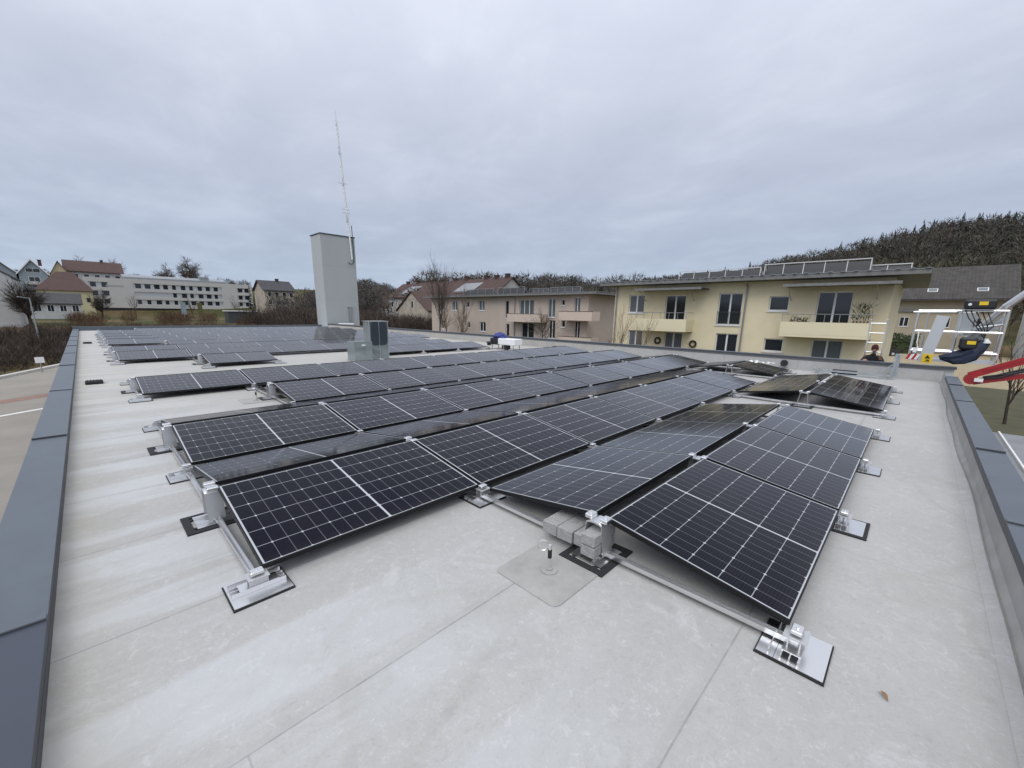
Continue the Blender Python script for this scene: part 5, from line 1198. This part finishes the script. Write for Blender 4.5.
# tarpaulin bundle on the basket floor
m = MB(); rg = random.Random(9); n, k = 16, 14
C = [V(U0-.12, -2.72, .62), V(U0-.12, -2.95, .60), V(U0-.10, -3.15, .66), V(U0-.06, -3.35, .80), V(U0-.02, -3.48, .98), V(U0+.05, -3.58, 1.10)]; RR = [.05, .14, .17, .19, .15, .07]
rows = []
for j in range(len(C)):
    row = []
    for i in range(n): a = 2*math.pi*i/n; q = RR[j]*(1+rg.uniform(-.22, .22)); row.append(C[j]+V(math.cos(a)*q*.9, math.sin(a)*q*.45, math.sin(a)*q))
    rows.append(row)
for j in range(len(C)-1):
    for i in range(n): p = (i+1) % n; m.face([rows[j][i], rows[j][p], rows[j+1][p], rows[j+1][i]])
m.face(rows[0]); m.face(rows[-1])
tag(m.build('tarpaulin_bundle', MT['navy'], smooth=True), 'dark navy cloth bundle draped over the lift basket', 'tarpaulin')
m = MB()
for j in range(4): m.disc((U0-.02, -3.52), .10-.02*j, 1.06+.03*j, 1.09+.03*j, 14)
tag(m.build('safety_helmet', MT['white']), 'white helmet lying on the navy bundle', 'helmet')
# ladder
ld = empty('ladder', (16.6, -1.3, GZ)); tag(ld, 'aluminium ladder leaning on the far parapet', 'ladder')
def lp(z): return 15.62+(1.62-z)*.22
for v in (-1.13, -1.50):
    m = MB(); m.beam((lp(GZ), v, GZ), (lp(1.62), v, 1.62), .03, .07); m.build('rail', MT['alu'], ld)
z = GZ+.25
while z < 1.6:
    m = MB(); m.tube((lp(z), -1.13, z), (lp(z), -1.50, z), .017); m.build('rung', MT['alu'], ld); z += .28
# worker climbing
def person():
    o = empty('person', (16.2, -1.32, -.78)); tag(o, 'person in black jacket and dark maroon hat climbing the ladder', 'person')
    J = {'pel': (15.98, -1.32, -.02, .15, .12), 'bel': (15.96, -1.32, .15, .145, .11), 'che': (15.90, -1.32, .36, .17, .12), 'nk': (15.84, -1.32, .55, .065, .065), 'hd': (15.80, -1.33, .64, .07, .075),
         'sl': (15.88, -1.14, .48, .085, .08), 'el': (15.74, -1.06, .28, .06, .06), 'wl': (15.58, -1.16, .44, .042, .04), 'sr': (15.88, -1.50, .48, .085, .08), 'er': (15.80, -1.60, .24, .06, .06), 'wr': (15.74, -1.48, .42, .042, .04),
         'hl': (15.98, -1.23, -.06, .10, .10), 'kl': (15.92, -1.22, -.42, .075, .07), 'al': (16.16, -1.22, -.74, .05, .05), 'tl': (16.05, -1.22, -.80, .045, .04), 'hr': (15.98, -1.41, -.06, .10, .10), 'kr': (15.98, -1.42, -.50, .075, .07), 'ar': (16.24, -1.42, -.98, .05, .05), 'tr': (16.12, -1.42, -1.06, .045, .04)}
    E_ = [('pel', 'bel'), ('bel', 'che'), ('che', 'nk'), ('nk', 'hd'), ('che', 'sl'), ('sl', 'el'), ('el', 'wl'), ('che', 'sr'), ('sr', 'er'), ('er', 'wr'), ('pel', 'hl'), ('hl', 'kl'), ('kl', 'al'), ('al', 'tl'), ('pel', 'hr'), ('hr', 'kr'), ('kr', 'ar'), ('ar', 'tr')]
    ks = list(J); org = ORG[o.name]
    def skin(name, verts, edges, radii, root, mt, lv=2):
        me = bpy.data.meshes.new(name); me.from_pydata([tuple(Vector(v)-org) for v in verts], edges, []); ob = bpy.data.objects.new(name, me); COL.objects.link(ob)
        md = ob.modifiers.new('s', 'SKIN'); ob.modifiers.new('u', 'SUBSURF').levels = lv; ob.modifiers['u'].render_levels = lv
        for i, q in enumerate(radii): me.skin_vertices[0].data[i].radius = q
        me.skin_vertices[0].data[root].use_root = True
        dg = bpy.context.evaluated_depsgraph_get(); nm = bpy.data.meshes.new_from_object(ob.evaluated_get(dg)); ob.modifiers.clear(); ob.data = nm; nm.materials.clear(); nm.materials.append(mt)
        nm.polygons.foreach_set('use_smooth', [True]*len(nm.polygons)); ob.parent = o; return ob
    body = skin('body', [J[k][:3] for k in ks], [(ks.index(a), ks.index(b)) for a, b in E_], [J[k][3:] for k in ks], 0, MT['jacket'])
    body.data.materials.append(MT['trousers'])
    for p in body.data.polygons:
        if p.center.z + org.z < .02: p.material_index = 1
    # head with face, tilted down
    m = MB(); c = V(15.775, -1.33, .765); rot = Matrix.Rotation(-.65, 3, 'Y'); nl, ns = 12, 16; P = []
    for j in range(nl+1):
        th = math.pi*j/nl; row = []
        for i in range(ns):
            a = 2*math.pi*i/ns; x, y, z = math.sin(th)*math.cos(a)*.095, math.sin(th)*math.sin(a)*.076, math.cos(th)*.118
            if z < 0: x *= 1+z*1.6; y *= 1+z*2.4
            fa = math.cos(a-math.pi)
            if fa > .93 and abs(z+.02) < .045: x -= .022*(1-abs(z+.02)/.045)
            if .72 < fa < .92 and abs(z-.012) < .02: x += .010
            if fa > .85 and abs(z+.065) < .012: x += .006
            row.append(tuple(c+rot @ V(x, y, z)))
        P.append(row)
    for j in range(nl):
        for i in range(ns): q = (i+1) % ns; m.face([P[j][i], P[j][q], P[j+1][q], P[j+1][i]])
    for s in (-1, 1): m.bevbox(c+rot @ V(.0, s*.078, -.01), (.03, .018, .055), .006)
    m.build('head', MT['skin'], o, smooth=True)
    m = MB(); P = []
    for j in range(8):
        th = 1.75*j/7; row = []
        for i in range(ns): a = 2*math.pi*i/ns; row.append(tuple(c+rot @ V(.012+math.sin(th)*math.cos(a)*.103, math.sin(th)*math.sin(a)*.086, .012+math.cos(th)*.122)))
        P.append(row)
    for j in range(7):
        for i in range(ns): q = (i+1) % ns; m.face([P[j][i], P[j][q], P[j+1][q], P[j+1][i]])
    m.build('hat', MT['hat'], o, smooth=True)
    # hands: palm and five curled fingers; left hand on the parapet, right on the ladder rail
    def hand(w, d, side, dn):
        w, d, side, dn = V(*w), V(*d).normalized(), V(*side).normalized(), V(*dn).normalized()
        vs_, es, rs = [w, w+d*.045, w+d*.085], [(0, 1), (1, 2)], [(.026, .018), (.036, .018), (.034, .016)]
        for k, (off, L) in enumerate(((-.03, .062), (-.010, .072), (.011, .068), (.031, .052))):
            b = len(vs_); base = w+d*.088+side*off; vs_ += [base, base+d*L*.45+dn*.008, base+d*L*.75+dn*.028, base+d*L*.85+dn*.05]; es += [(2, b), (b, b+1), (b+1, b+2), (b+2, b+3)]; rs += [(.010, .010), (.009, .009), (.0085, .0085), (.007, .007)]
        b = len(vs_); t = w+d*.03-side*.032; vs_ += [t, t+d*.03-side*.025+dn*.012, t+d*.058-side*.028+dn*.03]; es += [(1, b), (b, b+1), (b+1, b+2)]; rs += [(.012, .012), (.011, .011), (.009, .009)]
        skin('hand', vs_, es, rs, 0, MT['skin'], 1)
    hand((15.55, -1.17, .445), (-1, .05, -.05), (0, 1, 0), (-.2, 0, -1)); hand((15.72, -1.485, .44), (-.45, -.15, .8), (0, 1, .1), (-1, 0, -.2))
person()
for nm, dv in (('boom_lift', (0, .07, -.02)), ('tarpaulin_bundle', (0, .07, -.02)), ('safety_helmet', (0, .07, -.02)), ('ladder', (0, .06, -.01)), ('person', (0, .05, 0)), ('farmhouse', (0, .2, -.1))):
    bpy.data.objects[nm].location += Vector(dv)

# a few dry leaves blown onto the roof
for k, (u, v, a, lab) in enumerate(((1.69, -2.29, .6, 'dry curled orange leaf lying right of the nearest corner bracket'),)):
    m = MB(); c, s_ = math.cos(a), math.sin(a)
    for j in range(1 + k):
        P = []
        for i in range(7):
            t = i/6; w = .008*math.sin(math.pi*min(1, t*1.05))+.001; x = (t-.5)*.052+j*.06; z = .004+.010*math.sin(t*3.0)
            P.append([(u+(x*c-q*s_), v+(x*s_+q*c), z+abs(q)*.5) for q in (-w, 0, w)])
        for p, q in zip(P, P[1:]):
            for i in range(2): m.face([p[i], p[i+1], q[i+1], q[i]])
    tag(m.build('dry_leaf', mat('dry leaf', (.26, .15, .07), .9)), lab, 'leaf')
